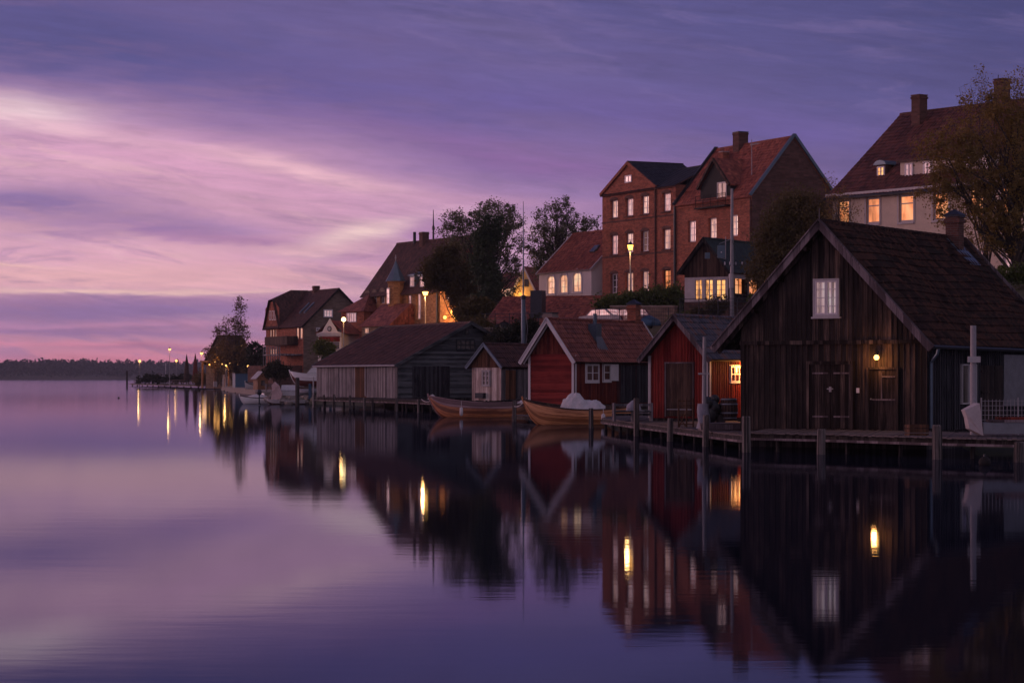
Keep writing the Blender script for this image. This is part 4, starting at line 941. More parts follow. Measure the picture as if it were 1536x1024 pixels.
mb = MB(); mb.add([(-.4, -.5, zt), (-.4, 5.5, zt), (3.6, 5.5, zt + 1.9), (3.6, -.5, zt + 1.9), (7.4, 5.5, zt), (7.4, -.5, zt)], [(0, 3, 2, 1), (3, 5, 4, 2), (0, 5, 3), (1, 2, 4)]); mb.build('roof', M['tile_red'], B2.root)
# ================================================================== 12. long tiled roof below the hill houses
B = Bld(893, 18.6, 72, 4.9, 'tiled_outbuilding', 'low outbuilding under a broad red tiled roof below the arched window house', 'outbuilding')
Lt = B.t('L', 722); ze = B.z('L', 3, 497); B.body(13, Lt, -2, ze - .1, 'brick_brown', None)
rise = 3.0
rf = B.roof('y', 13, Lt, ze + rise, rise / 6.5, .35, .3, 'tile_red', .3, .38, 'dkwood', .05, .3)
mb = MB(); mb.box(0, 13, .02, Lt - .02, ze - .3, ze - .12)
for y_ in (0, Lt): mb.poly([(0, y_, ze - .1), (13, y_, ze - .1), (6.5, y_, ze + rise - .1)])
mb.build('gable', M['brick_brown'], B.root)
q = B.t('L', 790); mb = MB(); mb.box(2.4, 3.5, q - .55, q + .45, ze + .6, B.z('L', q, 434)); mb.build('flue', M['dkmetal'], rf)

# ================================================================== 13. brick hotel with turret
B = Bld(659, 12.75, 30, 7.6, 'turret_hall', 'lamplit ochre brick hall with a steep dark roof and a slate spired corner turret', 'hall')
Lo = B.t('L', 545); Wo = 9.6; tq = B.t('L', 600); ze = B.z('L', tq, 436); zr = B.z('L', tq, 374) + 1.3; k = (zr - ze) / (Wo / 2)
for a, b, c, e in ((548, 554, 440, 457), (558.5, 565, 439, 456), (570, 577, 437, 455), (610, 617, 442, 480), (624, 631.5, 439, 479)):
    pm = 'pane_dark' if b < 600 else 'pane_painted_sky'; t0, t1, z0, z1 = B.rect('L', a, b, c, e)
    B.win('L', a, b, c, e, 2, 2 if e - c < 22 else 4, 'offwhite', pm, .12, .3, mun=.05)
    mb = MB(); m_ = (t0 + t1) / 2; mb.prism([B.pt('L', m_ + (t1 - t0) * .6 * math.cos(q), z1 - .05 + .5 * math.sin(q), -.05) for q in np.linspace(0, math.pi, 8)], (.045, 0, 0)); mb.build('window_arch', M['brick_brown'], B.root)
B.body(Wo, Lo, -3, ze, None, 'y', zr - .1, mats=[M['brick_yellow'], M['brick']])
rf = B.roof('y', Wo, Lo, zr, k, .4, .2, 'tile_dark', .32, .42, 'brick_brown', .02, .2)
mb = MB(); B.fb(mb, 'L', 0, Lo, ze - .5, ze - .2, -.12, -.002); mb.build('cornice', M['brick_brown'], B.root)
tt = B.t('L', 592, -.7); zc = B.z('L', tt, 422); zs = B.z('L', tt, 391)
mb = MB(); mb.lathe([(1.0, -3), (1.0, zc - .2), (1.12, zc - .1), (1.12, zc)], (-.55, tt, 0), 8); tr = mb.build('turret', M['brick_yellow'], B.root)
mb = MB(); mb.lathe([(1.3, zc), (1.25, zc + .1), (.5, zc + (zs - zc) * .58), (.04, zs)], (-.55, tt, 0), 8); mb.build('spire', M['zinc'], tr)
mb = MB(); mb.tube([(-.55, tt, zs - .1), (-.55, tt, zs + .7)], .05, 6); mb.ball((-.55, tt, zs + .35), .13, 8); mb.build('finial', M['pole'], tr)
for c, e, pm in ((432, 456, 'pane_painted_sky'), (469, 486, 'pane_dark')):
    z0, z1 = B.z('L', tt, e), B.z('L', tt, c); w = MB(); w.box(-1.60, -1.5, tt - .35, tt + .35, z0, z1); ww = w.build('window', M['offwhite'], tr)
    p = MB()
    for a in (-.29, .03): 
        for z_ in (0, 1, 2): h_ = (z1 - z0 - .2) / 3; p.poly([(-1.61, tt + a, z0 + .1 + h_ * z_), (-1.61, tt + a + .26, z0 + .1 + h_ * z_), (-1.61, tt + a + .26, z0 + .04 + h_ * (z_ + 1)), (-1.61, tt + a, z0 + .04 + h_ * (z_ + 1))])
    p.build('pane', M[pm], ww)
for a, b in ((613, 619), (628, 634)):
    t0, t1, z0, z1 = B.rect('L', a, b, 415, 430); mb = MB(); mb.box(.25, 3, t0 - .15, t1 + .15, z0 - .7, z1 + .1); dm = mb.build('dormer', M['zinc'], B.root)
    ww = B.win('L', 0, 0, 0, 0, 2, 2, 'white', 'pane_painted_sky', .12, hole=False, r=(t0, t1, z0, z1)); ww.location.x = .25; ww.parent = dm
    mb = MB(); mb.prism([(.0, t0 - .3, z1 + .08), (.0, t1 + .3, z1 + .08), (.0, t1 + .3, z1 + .25), (.0, t0 - .3, z1 + .25)], (3.2, 0, .9)); mb.build('dormer_roof', M['zinc'], dm)
q = B.t('L', 636, 4.6); chimney(B, 4.6, q, zr - .8, zr + 1.0, .9, .9, 'brick_dark', 'pole', rf); mb = MB(); mb.tube([(4.6, q + 2.5, zr - .3), (4.6, q + 2.5, zr + 1.2)], .2, 8); mb.build('vent_pipe', M['dkmetal'], rf)
q = B.t('L', 650, 4.8); mb = MB(); mb.tube([(4.8, q, zr - .2), (4.8, q, zr + 1.0), (4.8, q, zr + 3.7)], [.13, .11, .035], 6); mb.tube([(4.8, q, zr + 1.2), (4.8, q, zr + 1.7)], .16, 6); mb.build('antenna', M['dkmetal'], rf)
q = .25; mb = MB(); mb.tube([(-.15, q, -2), (-.15, q, ze - .1)], .13, 6); mb.build('downpipe', M['dkmetal'], B.root)
H = B; B = Bld(702, 13.15, 30, 7.6, 'hall_wing', 'lower orange lit brick wing with outdoor lamps half hidden by the olive brown tree', 'wing')
Lq_ = B.t('L', 660); ze = B.z('L', 2, 427)
for a, b, c, e in ((667, 675, 430, 450), (681, 689, 428, 448)): B.win('L', a, b, c, e, 2, 2, 'offwhite', 'pane_painted_sky', .12, .3, mun=.05)
B.body(4.2, Lq_, -3, ze, 'brick_yellow', None); mb = MB(); mb.box(-.3, 4.5, -.3, Lq_ + .1, ze + .003, ze + .25); mb.build('roof', M['tile_dark'], B.root)
for px, py in ((673, 476), (683.5, 469), (687.5, 475.5), (693.5, 476.5)):
    q = B.t('L', px); z_ = B.z('L', q, py); mb = MB(); mb.tube([(0, q, z_ + .3), (-.45, q, z_ + .35), (-.5, q, z_ + .15)], .05, 5); lp = mb.build('wall_lamp', M['dkmetal'], B.root)
    s = MB(); s.ball((-.5, q, z_), .19 if px != 683.5 else .14, 8, rz=.2 if px != 683.5 else .4); s.build('lamp_globe', M['glow_soft'], lp)
    if px != 683.5:
        l = bpy.data.lights.new('lamp_light', 'POINT'); l.energy = 240; l.color = (1, .42, .12); l.shadow_soft_size = .25
        lo_ = bpy.data.objects.new('lamp_light', l); COL.objects.link(lo_); lo_.parent = lp; lo_.location = (-1.15, q, z_ + .1)
# annexes left of the hall
B = Bld(583, 12.6, 40, 5.6, 'hall_annex', 'low brick annex with a dark red lean roof at the foot of the turret', 'annex')
zt = B.z('L', 1, 489); L_ = B.t('L', 543); B.body(6, L_, -3, zt, 'brick_brown'); q = B.z('L', 1, 462)
mb = MB(); mb.add([(-.3, -.3, zt), (-.3, L_ + .3, zt), (3.2, L_ + .3, q + .6), (3.2, -.3, q + .6), (6.3, L_ + .3, zt), (6.3, -.3, zt)], [(0, 3, 2, 1), (3, 5, 4, 2), (0, 5, 3), (1, 2, 4)]); mb.build('roof', M['tile_old'], B.root)
B.win('L', 548, 554, 492, 500, 2, 1, 'offwhite', 'pane_soft', .1, hole=False)
B = Bld(546, 12.2, 40, 4.6, 'brown_gable_house', 'narrow red brown house with a pointed dark gable and a white grid window', 'house')
L_ = B.t('L', 512); zt = B.z('L', 1, 467); B.win('L', 520.5, 535, 469, 483, 4, 2, 'white', 'pane_pink', .09, hole=False)
B.body(7, L_, -3, zt, 'brick', None)
mb = MB(); q = B.z('L', 2, 441); mb.add([(-.4, -.4, zt), (-.4, L_ + .4, zt), (7, L_ + .4, zt), (7, -.4, zt), (2.0, L_ * .35, q), (5, L_ * .35, q)], [(0, 4, 1), (1, 4, 5, 2), (2, 5, 3), (3, 5, 4, 0)]); mb.build('roof', M['tile_old'], B.root)

# ================================================================== 14. gabled apartment house at the left
B = Bld(455, 11.2, 25, 3.0, 'gabled_apartments', 'tall brown brick house with steep dark roofs and balconies, leftmost big house', 'house')
Lx = B.t('L', 399); Wx = 10.0; ze = B.z('L', 2, 487); zr = B.z('R', 5, 433); k = (zr - ze) / (Wx / 2); tw = B.t('L', 420)
for a, b, c, e in ((444, 448, 491, 508), (449.5, 453.5, 491, 508)): B.win('L', a, b, c, e, 1, 2, 'white', 'pane_soft', .12, .15)
for a, b in ((404.5, 407), (408.3, 411), (412, 414.5)):
    for c, e in ((493, 508), (523, 534)): B.win('L', a, b, c, e, 1, 2, 'white', 'pane_soft', .1, .15)
    B.win('L', a, b, 466, 480, 1, 2, 'white', 'pane_soft', .1, hole=False)
B.win('R', 485, 499, 464, 476, 3, 2, 'white', 'pane_pink', .15, hole=False)
B.win('R', 474, 480, 491, 497, 2, 1, 'white', 'pane_dark', .12, hole=False)
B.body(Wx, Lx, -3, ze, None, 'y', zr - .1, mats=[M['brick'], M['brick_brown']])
rf = B.roof('y', Wx, Lx, zr, k, .35, .3, 'tile_dark', .34, .44, 'brown', .01, .2, bargeW=.25, bargeM='dkwood')
tm = (Lx + tw) / 2; hw = (Lx - tw) / 2; zk = B.z('L', tm, 440) + .5; zh = B.z('L', Lx, 463)
mb = MB(); mb.poly([(-.06, tw, ze - .5), (-.06, Lx + .3, ze - .5), (-.06, Lx + .1, zh), (-.06, tm + hw * .35, zh + .9), (-.06, tm - hw * .35, zh + .9), (-.06, tw + .2, zh)]); mb.build('wing_gable', M['brick'], B.root)
mb = MB(); o_ = .5; a_, b_ = tm - hw * .3, tm + hw * .3
mb.add([(-.4, tw - o_, ze - .5), (-.4, a_, zh + 1.1), (2.6, tm, zk), (5.2, tm, zk), (5.2, tw - o_, ze - .5), (-.4, b_, zh + 1.1), (-.4, Lx + o_, ze - .5), (5.2, Lx + o_, ze - .5)], [(0, 4, 3, 2, 1), (1, 2, 5), (6, 5, 2, 3, 7)]); mb.build('wing_roof', M['tile_dark'], B.root)
mb = MB()
for q in (B.t('L', 434), B.t('L', 441)): mb.prism([(1.6, q, ze + 1.62 + (k - 1) * 1.6), (1.6, q + .5, ze + 1.62 + (k - 1) * 1.6), (3, q + .5, ze + 1.62 + k * 3 - 1.6), (3, q, ze + 1.62 + k * 3 - 1.6)], (-.05, 0, .2))
mb.build('skylight', M['zinc'], rf)
t0, t1 = sorted((B.t('L', 413), B.t('L', 447))); z_ = B.z('L', t0, 515)
mb = MB(); mb.box(-1.5, 0, t0, t1, z_ - .2, z_); mb.box(-1.55, -1.48, t0, t1, z_, z_ + 1.0); mb.box(-1.48, 0, t0, t0 + .07, z_, z_ + 1.0); mb.box(-1.48, 0, t1 - .07, t1, z_, z_ + 1.0); mb.build('balcony', M['brown'], B.root)
z_ = B.z('L', 3, 548); z2 = B.z('L', 3, 531)
mb = MB(); mb.box(-3.2, .1, .4, Lx - 1.5, -3, z_); mb.build('terrace', M['brick_dark'], B.root)
mb = MB(); mb.box(-3.3, .1, .3, 7.0, z2 - .2, z2)
for q in np.linspace(.35, 6.9, 8): mb.box(-3.25, -3.15, q, q + .1, z_, z2 + 1.0)
for h_ in (.35, .65, .95): mb.box(-3.24, -3.17, .3, 7.0, z2 + h_, z2 + h_ + .06)
mb.build('upper_terrace', M['grey_wall'], B.root)
chimney(B, 4.9, Lx * .55, zr - .5, zr + .6, .8, .8, 'brick_dark', 'dkmetal', rf)
# ================================================================== 15. white gabled cafe house
B = Bld(512, 12.4, 68, 4.2, 'gabled_cafe', 'small white curved gable with a round emblem over a red front, by the pink awning', 'cafe')
Lk = B.t('L', 477); zt = B.z('L', 1, 499); pk = B.z('L', 1.5, 479)
mb = MB(); B.facade(mb, 'L', Lk, -3, zt); mb.box(.1, 5, 0, Lk, -3, zt)
pts = [(0, 0, zt), (0, Lk, zt), (0, Lk * .82, zt + .15), (0, Lk * .72, zt + (pk - zt) * .45), (0, Lk * .58, zt + (pk - zt) * .82), (0, Lk * .5, pk + .15), (0, Lk * .42, zt + (pk - zt) * .82), (0, Lk * .28, zt + (pk - zt) * .45), (0, Lk * .18, zt + .15)]
mb.prism(pts, (.15, 0, 0)); mb.build('wall', M['chapel'], B.root)
mb = MB(); q = Lk / 2; h_ = pk - .1
mb.add([(.1, -.5, zt - .1), (.1, q, h_), (5, q, h_), (5, -.5, zt - .1), (.1, Lk + .5, zt - .1), (5, Lk + .5, zt - .1)], [(0, 3, 2, 1), (1, 2, 5, 4)]); mb.build('roof', M['tile_red'], B.root)
mb = MB(); zz = B.z('L', q, 493); mb.prism([(-.06, q + .28 * math.cos(a), zz + .34 * math.sin(a)) for a in np.linspace(0, 2 * math.pi, 13)[:-1]], (.05, 0, 0)); mb.prism([(-.09, q + .17 * math.cos(a), zz + .22 * math.sin(a)) for a in np.linspace(0, 2 * math.pi, 13)[:-1]], (.028, 0, 0), 1); mb.build('emblem', [M['dkmetal'], M['offwhite']], B.root)
r = (.2, Lk - .2, B.z('L', q, 512), B.z('L', q, 505)); mb = MB(); B.fb(mb, 'L', *r, -.12, -.0); mb.build('red_fascia', M['red'], B.root)
r = (-.1, Lk + .1, B.z('L', q, 504), B.z('L', q, 499)); mb = MB(); B.fb(mb, 'L', *r, -.2, -.0); mb.build('sign_band', M['offwhite'], B.root)
r = (.3, Lk - .3, B.z('L', q, 523), B.z('L', q, 513)); mb = MB(); B.fb(mb, 'L', *r, -.05, -.0); mb.build('shop_window', M['pane_dark'], B.root)
p = PT(525, 506, 12.2); aw = MB(); aw.add([(-1.2, 0, 0), (1.2, 0, 0), (1.3, -1.3, -.55), (-1.3, -1.3, -.55), (1.3, -1.3, -.85), (-1.3, -1.3, -.85)], [(0, 1, 2, 3), (3, 2, 4, 5)])
for sx in (-1.2, 1.2): aw.tube([(sx, -1.2, -.7), (sx, -1.2, -3.0)], .04, 5)
m_pink = m_plain('pink_awning', (.55, .10, .22), .7, .15, 4)
o = aw.build('awning', m_pink); o.location = p; tag(o, 'pink awning on thin posts right of the white curved gable', 'awning')
# ================================================================== 16. lamplit restaurant at the pier
B = Bld(347, 8.1, 48, .75, 'pier_restaurant', 'lamplit restaurant with an arched entrance and dark roof, behind the birch at the pier', 'restaurant')
Lp = B.t('L', 309); zt = B.z('L', 3, 541); zr = B.z('L', 2, 503)
mb = MB(); B.holes['L'] = [(.9, 3.2, 0.02, 3.2)]; B.facade(mb, 'L', Lp, -.5, zt); B.facade(mb, 'R', 5.5, -.5, zt); mb.poly([(0, 0, zt), (0, Lp, zt), (0, Lp / 2, zr - .1)]); mb.build('wall', M['brick_brown'], B.root)
mb = MB(); mb.box(.3, .4, .5, 3.6, 0, 3.4); mb.build('arch_doors', M['pane_dark'], B.root)
B.roof('x', Lp, 5.5, zr, (zr - zt) / (Lp / 2), .5, .5, 'tile_dark', .4, .5, 'brown', .02, .3)
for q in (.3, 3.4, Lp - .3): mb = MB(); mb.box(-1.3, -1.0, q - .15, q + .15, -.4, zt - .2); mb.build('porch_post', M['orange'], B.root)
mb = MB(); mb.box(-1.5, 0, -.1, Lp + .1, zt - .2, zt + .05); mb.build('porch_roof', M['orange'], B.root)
for q in (2.2, 5.4):
    s = MB(); s.ball((-.7, q, zt - .7), .16, 8); lp = s.build('porch_lamp', M['glow_soft'], B.root)
    l = bpy.data.lights.new('lamp_light', 'POINT'); l.energy = 45; l.color = (1, .5, .16); l.shadow_soft_size = .5
    lo_ = bpy.data.objects.new('lamp_light', l); COL.objects.link(lo_); lo_.parent = lp; lo_.location = (-1.9, q, zt - 1.0)
# ================================================================== trees and shrubs
def tree(name, label, cat, px, s, zb, blobs, nl, size, mat, tr=.2, tips=60, seed=1, spread=.5, bark='bark', group=None, depth=1.0, trunk=True, lean=0.0, limbs=1.0, twig=.02, fill=.55):
    """blobs: crown clumps as (px, py, rx px, ry px) at scale s px per metre, given their own depth"""
    X, Y = XY(px, s); zb = land(X, Y) - .1 if zb is None else zb
    r = thing(name, label, cat, (X, Y, zb), 0, group); rg = np.random.RandomState(seed)
    P = []; wts = np.array([b[2] * b[3] for b in blobs], float); wts /= wts.sum()
    for _ in range(tips):
        b = blobs[rg.choice(len(blobs), p=wts)]; u = rg.normal(size=3); u /= np.linalg.norm(u); q = rg.uniform(fill, 1) ** .6
        P.append(np.array([(b[0] - px) / s + u[0] * q * b[2] / s, u[1] * q * b[2] / s * depth, ZZ(b[1], s) - zb + u[2] * q * b[3] / s]))
    P = np.array(P); top = P[:, 2].max(); low = P[:, 2].min(); cxm = P[:, 0].mean()
    if trunk:
        mb = MB(); hub = [Vector((0, 0, 0))]
        for i in range(1, 7):
            f = i / 6; hub.append(Vector((cxm * f ** 1.5 + rg.uniform(-.1, .1) * tr * 3, rg.uniform(-.1, .1), f * (low + (top - low) * .8) + 0)))
        mb.tube(hub, [tr * (1.25 if i == 0 else 1) * (1 - .13 * i) for i in range(7)], 8)
        for p in P[: int(len(P) * limbs)]:
            p = Vector(p); k = max(1, min(5, int(6 * max(.1, (p.z - low) / (top - low + .01)) * .75))); a = hub[k].lerp(hub[k - 1], rg.uniform(0, 1)); m_ = a.lerp(p, .5) + Vector((rg.uniform(-.15, .15), rg.uniform(-.15, .15), .12 * (p - a).length))
            r0 = max(twig * 1.5, min(tr * (1 - .13 * k) * .38, .012 + .018 * (p - a).length)); j = lambda q: Vector(rg.normal(size=3)) * .09 * (p - a).length * q; mb.tube([a, a.lerp(m_, .6) + j(.6), m_.lerp(p, .3) + j(.8), m_.lerp(p, .7) + j(.5), p], [r0, r0 * .75, r0 * .5, r0 * .3, twig * .4], 5)
        mb.build('trunk', M[bark], r, smooth=True, uv=False)
    n = nl // tips; C = np.repeat(P, n, 0) + rg.normal(size=(len(P) * n, 3)) * spread * rg.uniform(.4, 1.15, (len(P), 1)).repeat(n, 0)
    leaf_mesh('crown', M[mat], C, size, r, seed)
    return r
tree('autumn_tree', 'large tree with thinning orange brown leaves in front of the cream house', 'tree', 1527, 26, 7.4,
     [(1440, 255, 62, 62), (1480, 190, 62, 50), (1420, 225, 48, 35), (1500, 300, 70, 60), (1455, 330, 60, 38), (1545, 230, 70, 80), (1600, 280, 80, 90), (1520, 150, 45, 30), (1410, 290, 36, 22), (1520, 360, 50, 20)], 46000, .07, 'leaf_autumn', .36, 520, 4, .30, limbs=.14, fill=.2, twig=.012, depth=.6)
tree('autumn_tree', 'bare topped twig stem rising above the cream house roof ridge', 'tree', 1480, 25, 7.6, [(1470, 118, 12, 16), (1480, 140, 16, 14), (1452, 138, 10, 8), (1531, 118, 18, 14)], 700, .055, 'leaf_autumn', .1, 46, 9, .25, twig=.012)
tree('dark_tree', 'broad dark bushy tree between the dormer house and the barn roof', 'tree', 1190, 21.5, 6.5,
     [(1175, 370, 46, 45), (1205, 330, 42, 45), (1150, 400, 32, 36), (1215, 390, 42, 46), (1185, 305, 22, 20), (1160, 340, 24, 28)], 34000, .085, 'leaf_brown', .25, 420, 6, .38, limbs=.15, fill=.2)
tree('sapling', 'thin sapling with sparse leaves before the left window of the cream house', 'sapling', 1256, 23, 8.0, [(1258, 318, 20, 22), (1250, 285, 10, 20), (1268, 300, 14, 18), (1246, 275, 10, 8), (1276, 325, 14, 14)], 1500, .055, 'leaf_autumn', .06, 70, 8, .28, twig=.012)
tree('ivy_tree', 'tall tree with a dense dark ivy clad middle, left of the mast', 'tree', 735, 14.2, 8.0,
     [(730, 400, 20, 50), (732, 352, 17, 30), (738, 440, 20, 38), (718, 385, 10, 34), (745, 340, 8, 18), (728, 455, 30, 20)], 26000, .13, 'leaf_ivy', .35, 260, 2, .36, limbs=.1, fill=.2)
tree('lace_tree', 'big airy tree with lacy grey foliage behind the dark ivy tree', 'tree', 726, 13.6, 8.4,
     [(698, 355, 38, 44), (735, 335, 50, 34), (766, 365, 26, 48), (686, 390, 26, 32), (768, 410, 18, 36), (742, 316, 38, 16), (680, 340, 22, 22)], 17000, .105, 'leaf_grey', .3, 300, 12, .31, limbs=.6, twig=.025, fill=.35, depth=.45)
tree('lace_tree', 'airy dark tree behind the red roof of the arched window house', 'tree', 838, 13.4, 9.0,
     [(838, 342, 42, 40), (812, 365, 22, 34), (862, 345, 28, 28), (842, 312, 20, 20), (885, 338, 16, 12), (805, 400, 16, 26), (830, 390, 32, 26)], 13000, .105, 'leaf_grey', .3, 220, 14, .31, limbs=.6, twig=.025, fill=.3, depth=.5)
tree('linden_tree', 'round olive brown tree in front of the lamplit brick hall', 'tree', 690, 13.8, 7.8,
     [(662, 400, 28, 26), (685, 415, 28, 32), (650, 415, 20, 18), (700, 445, 22, 24), (672, 380, 18, 12), (690, 450, 18, 16)], 26000, .12, 'leaf_olive', .25, 300, 15, .42, limbs=.15, fill=.2)
tree('birch_tree', 'slim birch with lamplit lower leaves beside the pier restaurant', 'tree', 352, 8.6, .6,
     [(360, 468, 9, 22), (362, 500, 13, 24), (345, 490, 10, 22), (333, 500, 12, 14), (352, 530, 26, 20), (375, 535, 16, 18), (330, 535, 18, 14), (385, 525, 10, 12), (355, 556, 26, 10), (360, 455, 4, 10)], 7000, .15, 'leaf_birch', .17, 300, 16, .40, limbs=.4, twig=.025, fill=.3)
tree('vine_tree', 'small spreading tree with grey and amber leaves over the restaurant eaves', 'tree', 326, 8.3, .6, [(316, 532, 12, 12), (332, 522, 15, 14), (347, 536, 14, 16), (322, 545, 10, 8), (362, 520, 12, 14), (338, 545, 12, 8)], 3600, .17, 'leaf_birch', .12, 150, 51, .42, limbs=.5, twig=.025, fill=.3)
tree('round_shrub', 'dark green round shrub just right of the birch', 'shrub', 385, 8.9, .6, [(383, 530, 12, 16), (390, 545, 10, 18), (378, 548, 10, 14)], 2600, .24, 'leaf_dark', .1, 50, 17, .4)
tree('round_shrub', 'low shrub under the white curved cafe gable', 'shrub', 486, 12.6, 3.2, [(486, 520, 10, 8), (478, 526, 9, 8), (494, 526, 9, 9)], 2600, .15, 'leaf_hedge', .08, 50, 18, .3)
tree('round_shrub', 'lamplit shrub at the foot of the ivy tree', 'shrub', 712, 15, 7.2, [(712, 462, 20, 14), (695, 470, 12, 10), (728, 468, 16, 12)], 4000, .16, 'leaf_olive', .08, 70, 19, .35)
tree('round_shrub', 'small shrub under the white window of the yellow wing', 'shrub', 755, 14.5, 8.6, [(750, 452, 9, 6), (758, 455, 9, 6)], 1200, .14, 'leaf_dark', .05, 30, 20, .25)
tree('round_shrub', 'dark shrub left of the red boathouse roof peak', 'shrub', 770, 20.5, 3.6, [(765, 505, 22, 10), (785, 497, 14, 12), (745, 510, 18, 8), (795, 490, 10, 10)], 5000, .12, 'leaf_dark', .06, 80, 21, .3)
tree('round_shrub', 'straggly shrub on the wire fence below the lit bay windows', 'shrub', 1075, 21.5, 5.6, [(1072, 462, 12, 12), (1050, 470, 12, 8), (1085, 456, 8, 8)], 1800, .10, 'leaf_olive', .05, 50, 22, .25)
tree('hedge', 'long clipped green hedge below the brick houses', 'hedge', 960, 18.6, 7.0,
     [(905, 458, 14, 8), (925, 455, 18, 10), (948, 452, 18, 12), (972, 449, 18, 14), (995, 447, 18, 16), (1015, 448, 14, 18), (1020, 462, 12, 14)], 14000, .12, 'leaf_hedge', .05, 220, 23, .3, trunk=False, fill=.1)
tree('hedge', 'clipped hedge at the right edge behind the barn roof', 'hedge', 1530, 27.5, 6.8, [(1500, 415, 18, 14), (1525, 412, 18, 14), (1550, 410, 22, 16), (1580, 408, 20, 14)], 7000, .08, 'leaf_hedge', .05, 120, 24, .22, trunk=False, fill=.1)

# ================================================================== walls, fences, masts
def retaining(px0, s0, px1, s1, y0, y1, name, label, mat, th=.4):
    a, b = XY(px0, s0), XY(px1, s1); mb = MB(); d = Vector((b[0] - a[0], b[1] - a[1], 0)); n = Vector((-d.y, d.x, 0)).normalized() * th
    z0, z1 = ZZ(y1, s0), ZZ(y0, s0); z2 = ZZ(y0, s1)
    p = [Vector((a[0], a[1], z0)), Vector((b[0], b[1], z0)), Vector((b[0], b[1], z2)), Vector((a[0], a[1], z1))]; mb.prism(p, n)
    c = MB(); c.beam(p[3] + n / 2, p[2] + n / 2, th + .12, .1); o = mb.build(name, M[mat]); tag(o, label, 'wall', None, 'thing'); c.build('coping', M['stone'], o)
retaining(915, 19.2, 1012, 19.6, 459, 490, 'retaining_wall', 'brick retaining wall with pale coping below the green hedge', 'brick_brown')
retaining(1018, 21.2, 1130, 22.0, 476, 520, 'garden_wall', 'dark rubble wall under the wire fence of the veranda house', 'brick_dark')
retaining(722, 20.0, 838, 20.7, 492, 520, 'terrace_wall', 'stepped brick terrace wall with coping left of the red boathouse roof peak', 'brick_brown')
retaining(842, 21.0, 905, 21.2, 486, 512, 'terrace_wall', 'brick terrace wall behind the red boathouse ridge, under the left parked car', 'brick')
def wire_fence(pts, y0, h, name, label, dn=.18):
    r = thing(name, label, 'fence', (*XY(*pts[0]), 0)); o = Vector((*XY(*pts[0]), 0)); mb = MB(); w = MB()
    for (p0, s0), (p1, s1) in zip(pts, pts[1:]):
        a = Vector((*XY(p0, s0), ZZ(y0, s0))) - o; b = Vector((*XY(p1, s1), ZZ(y0, s1))) - o; L = (b - a).length
        for i in range(int(L / 2.0) + 1):
            q = a.lerp(b, i * 2.0 / L) if L > .1 else a; p = MB(); p.tube([q + Vector((0, 0, -.8)), q + Vector((0, 0, h + .05))], .035, 6); p.build('fence_post', M['dkmetal'], r)
        for k in range(5): w.tube([a + Vector((0, 0, h * (k + 1) / 5)), b + Vector((0, 0, h * (k + 1) / 5))], .012 if k < 4 else .022, 4)
        for i in range(int(L / dn)): q = a.lerp(b, i * dn / L); w.tube([q + Vector((0, 0, .05)), q + Vector((0, 0, h))], .009, 3)
    w.build('wire_mesh', M['dkmetal'], r)
wire_fence([(722, 19.5), (815, 20.3)], 495, 1.25, 'wire_fence', 'dark wire fence before the broad red tiled roof')
wire_fence([(893, 20.2), (1025, 20.6)], 489, 1.3, 'wire_fence', 'dark wire fence by the parked cars under the hedge')
wire_fence([(1020, 21.4), (1130, 22.2)], 476, 1.3, 'wire_fence', 'dark wire fence with plants below the lit bay windows', .14)
X, Y = XY(785, 20.8); r = thing('flag_mast', 'tall grey mast with a thin top rising between the two airy trees', 'mast', (X, Y, 4.2))
mb = MB(); zt = ZZ(302, 20.8) - 4.2; mb.tube([(0, 0, -.5), (0, 0, zt * .34), (0, 0, zt * .38), (0, 0, zt)], [.17, .15, .06, .02], 8); mb.build('pole', M['zinc'], r)
mb = MB(); mb.tube([(0, 0, zt * .345), (0, 0, zt * .37)], .19, 8); mb.build('collar', M['dkmetal'], r)
mb = MB(); mb.tube([(.16, 0, .2), (.3, 0, 1.6), (.14, 0, 3.2)], .02, 5); mb.build('halyard', M['pole'], r)
X, Y = XY(1098, 21.6); zb = 6.0; zf_ = lambda py: ZZ(py, 21.6) - zb
r = thing('utility_pole', 'grey utility pole with insulators and a pale sleeve in front of the veranda house', 'utility pole', (X, Y, zb))
mb = MB(); mb.tube([(0, 0, -1), (0, 0, zf_(405)), (0, 0, zf_(283))], [.17, .13, .09], 8); mb.build('pole', M['pole'], r)
mb = MB(); mb.tube([(-.05, -.15, zf_(432)), (-.05, -.15, zf_(411))], .19, 10); mb.build('sleeve', M['offwhite'], r)
mb = MB(); mb.beam((-.55, -.05, zf_(398)), (.75, -.05, zf_(398)), .06, .06); mb.build('crossarm', M['dkmetal'], r)
for q in (-.5, -.15, .25, .7): mb = MB(); mb.lathe([(.03, 0), (.06, .05), (.03, .1), (.06, .15), (.02, .22)], (q, -.05, zf_(398) + .03), 8); mb.build('insulator', M['white'], r)
mb = MB(); mb.beam((-.9, -.1, zf_(366)), (-.05, 0, zf_(358)), .04, .04); mb.tube([(-.45, -.1, zf_(388)), (-.45, -.1, zf_(355))], .03, 5); mb.beam((-1.05, -.12, zf_(385)), (-.45, -.1, zf_(389)), .03, .03); mb.build('bracket', M['pole'], r)
mb = MB(); mb.box(-1.02, -.5, -.2, -.12, zf_(387), zf_(368)); mb.box(-.80, -.72, -.212, -.2, zf_(379.4), zf_(377.6), 1); mb.build('panel', [M['zinc'], M['white']], r)
mb = MB(); mb.box(-1.9, -1.55, -.2, -.12, zf_(388), zf_(379)); mb.build('small_panel', M['zinc'], r)
mb = MB(); mb.tube([(0, -.1, zf_(360)), (.3, -.1, zf_(380)), (.22, -.1, zf_(398)), (.1, -.14, zf_(412))], .015, 5); mb.build('cable', M['dkmetal'], r)

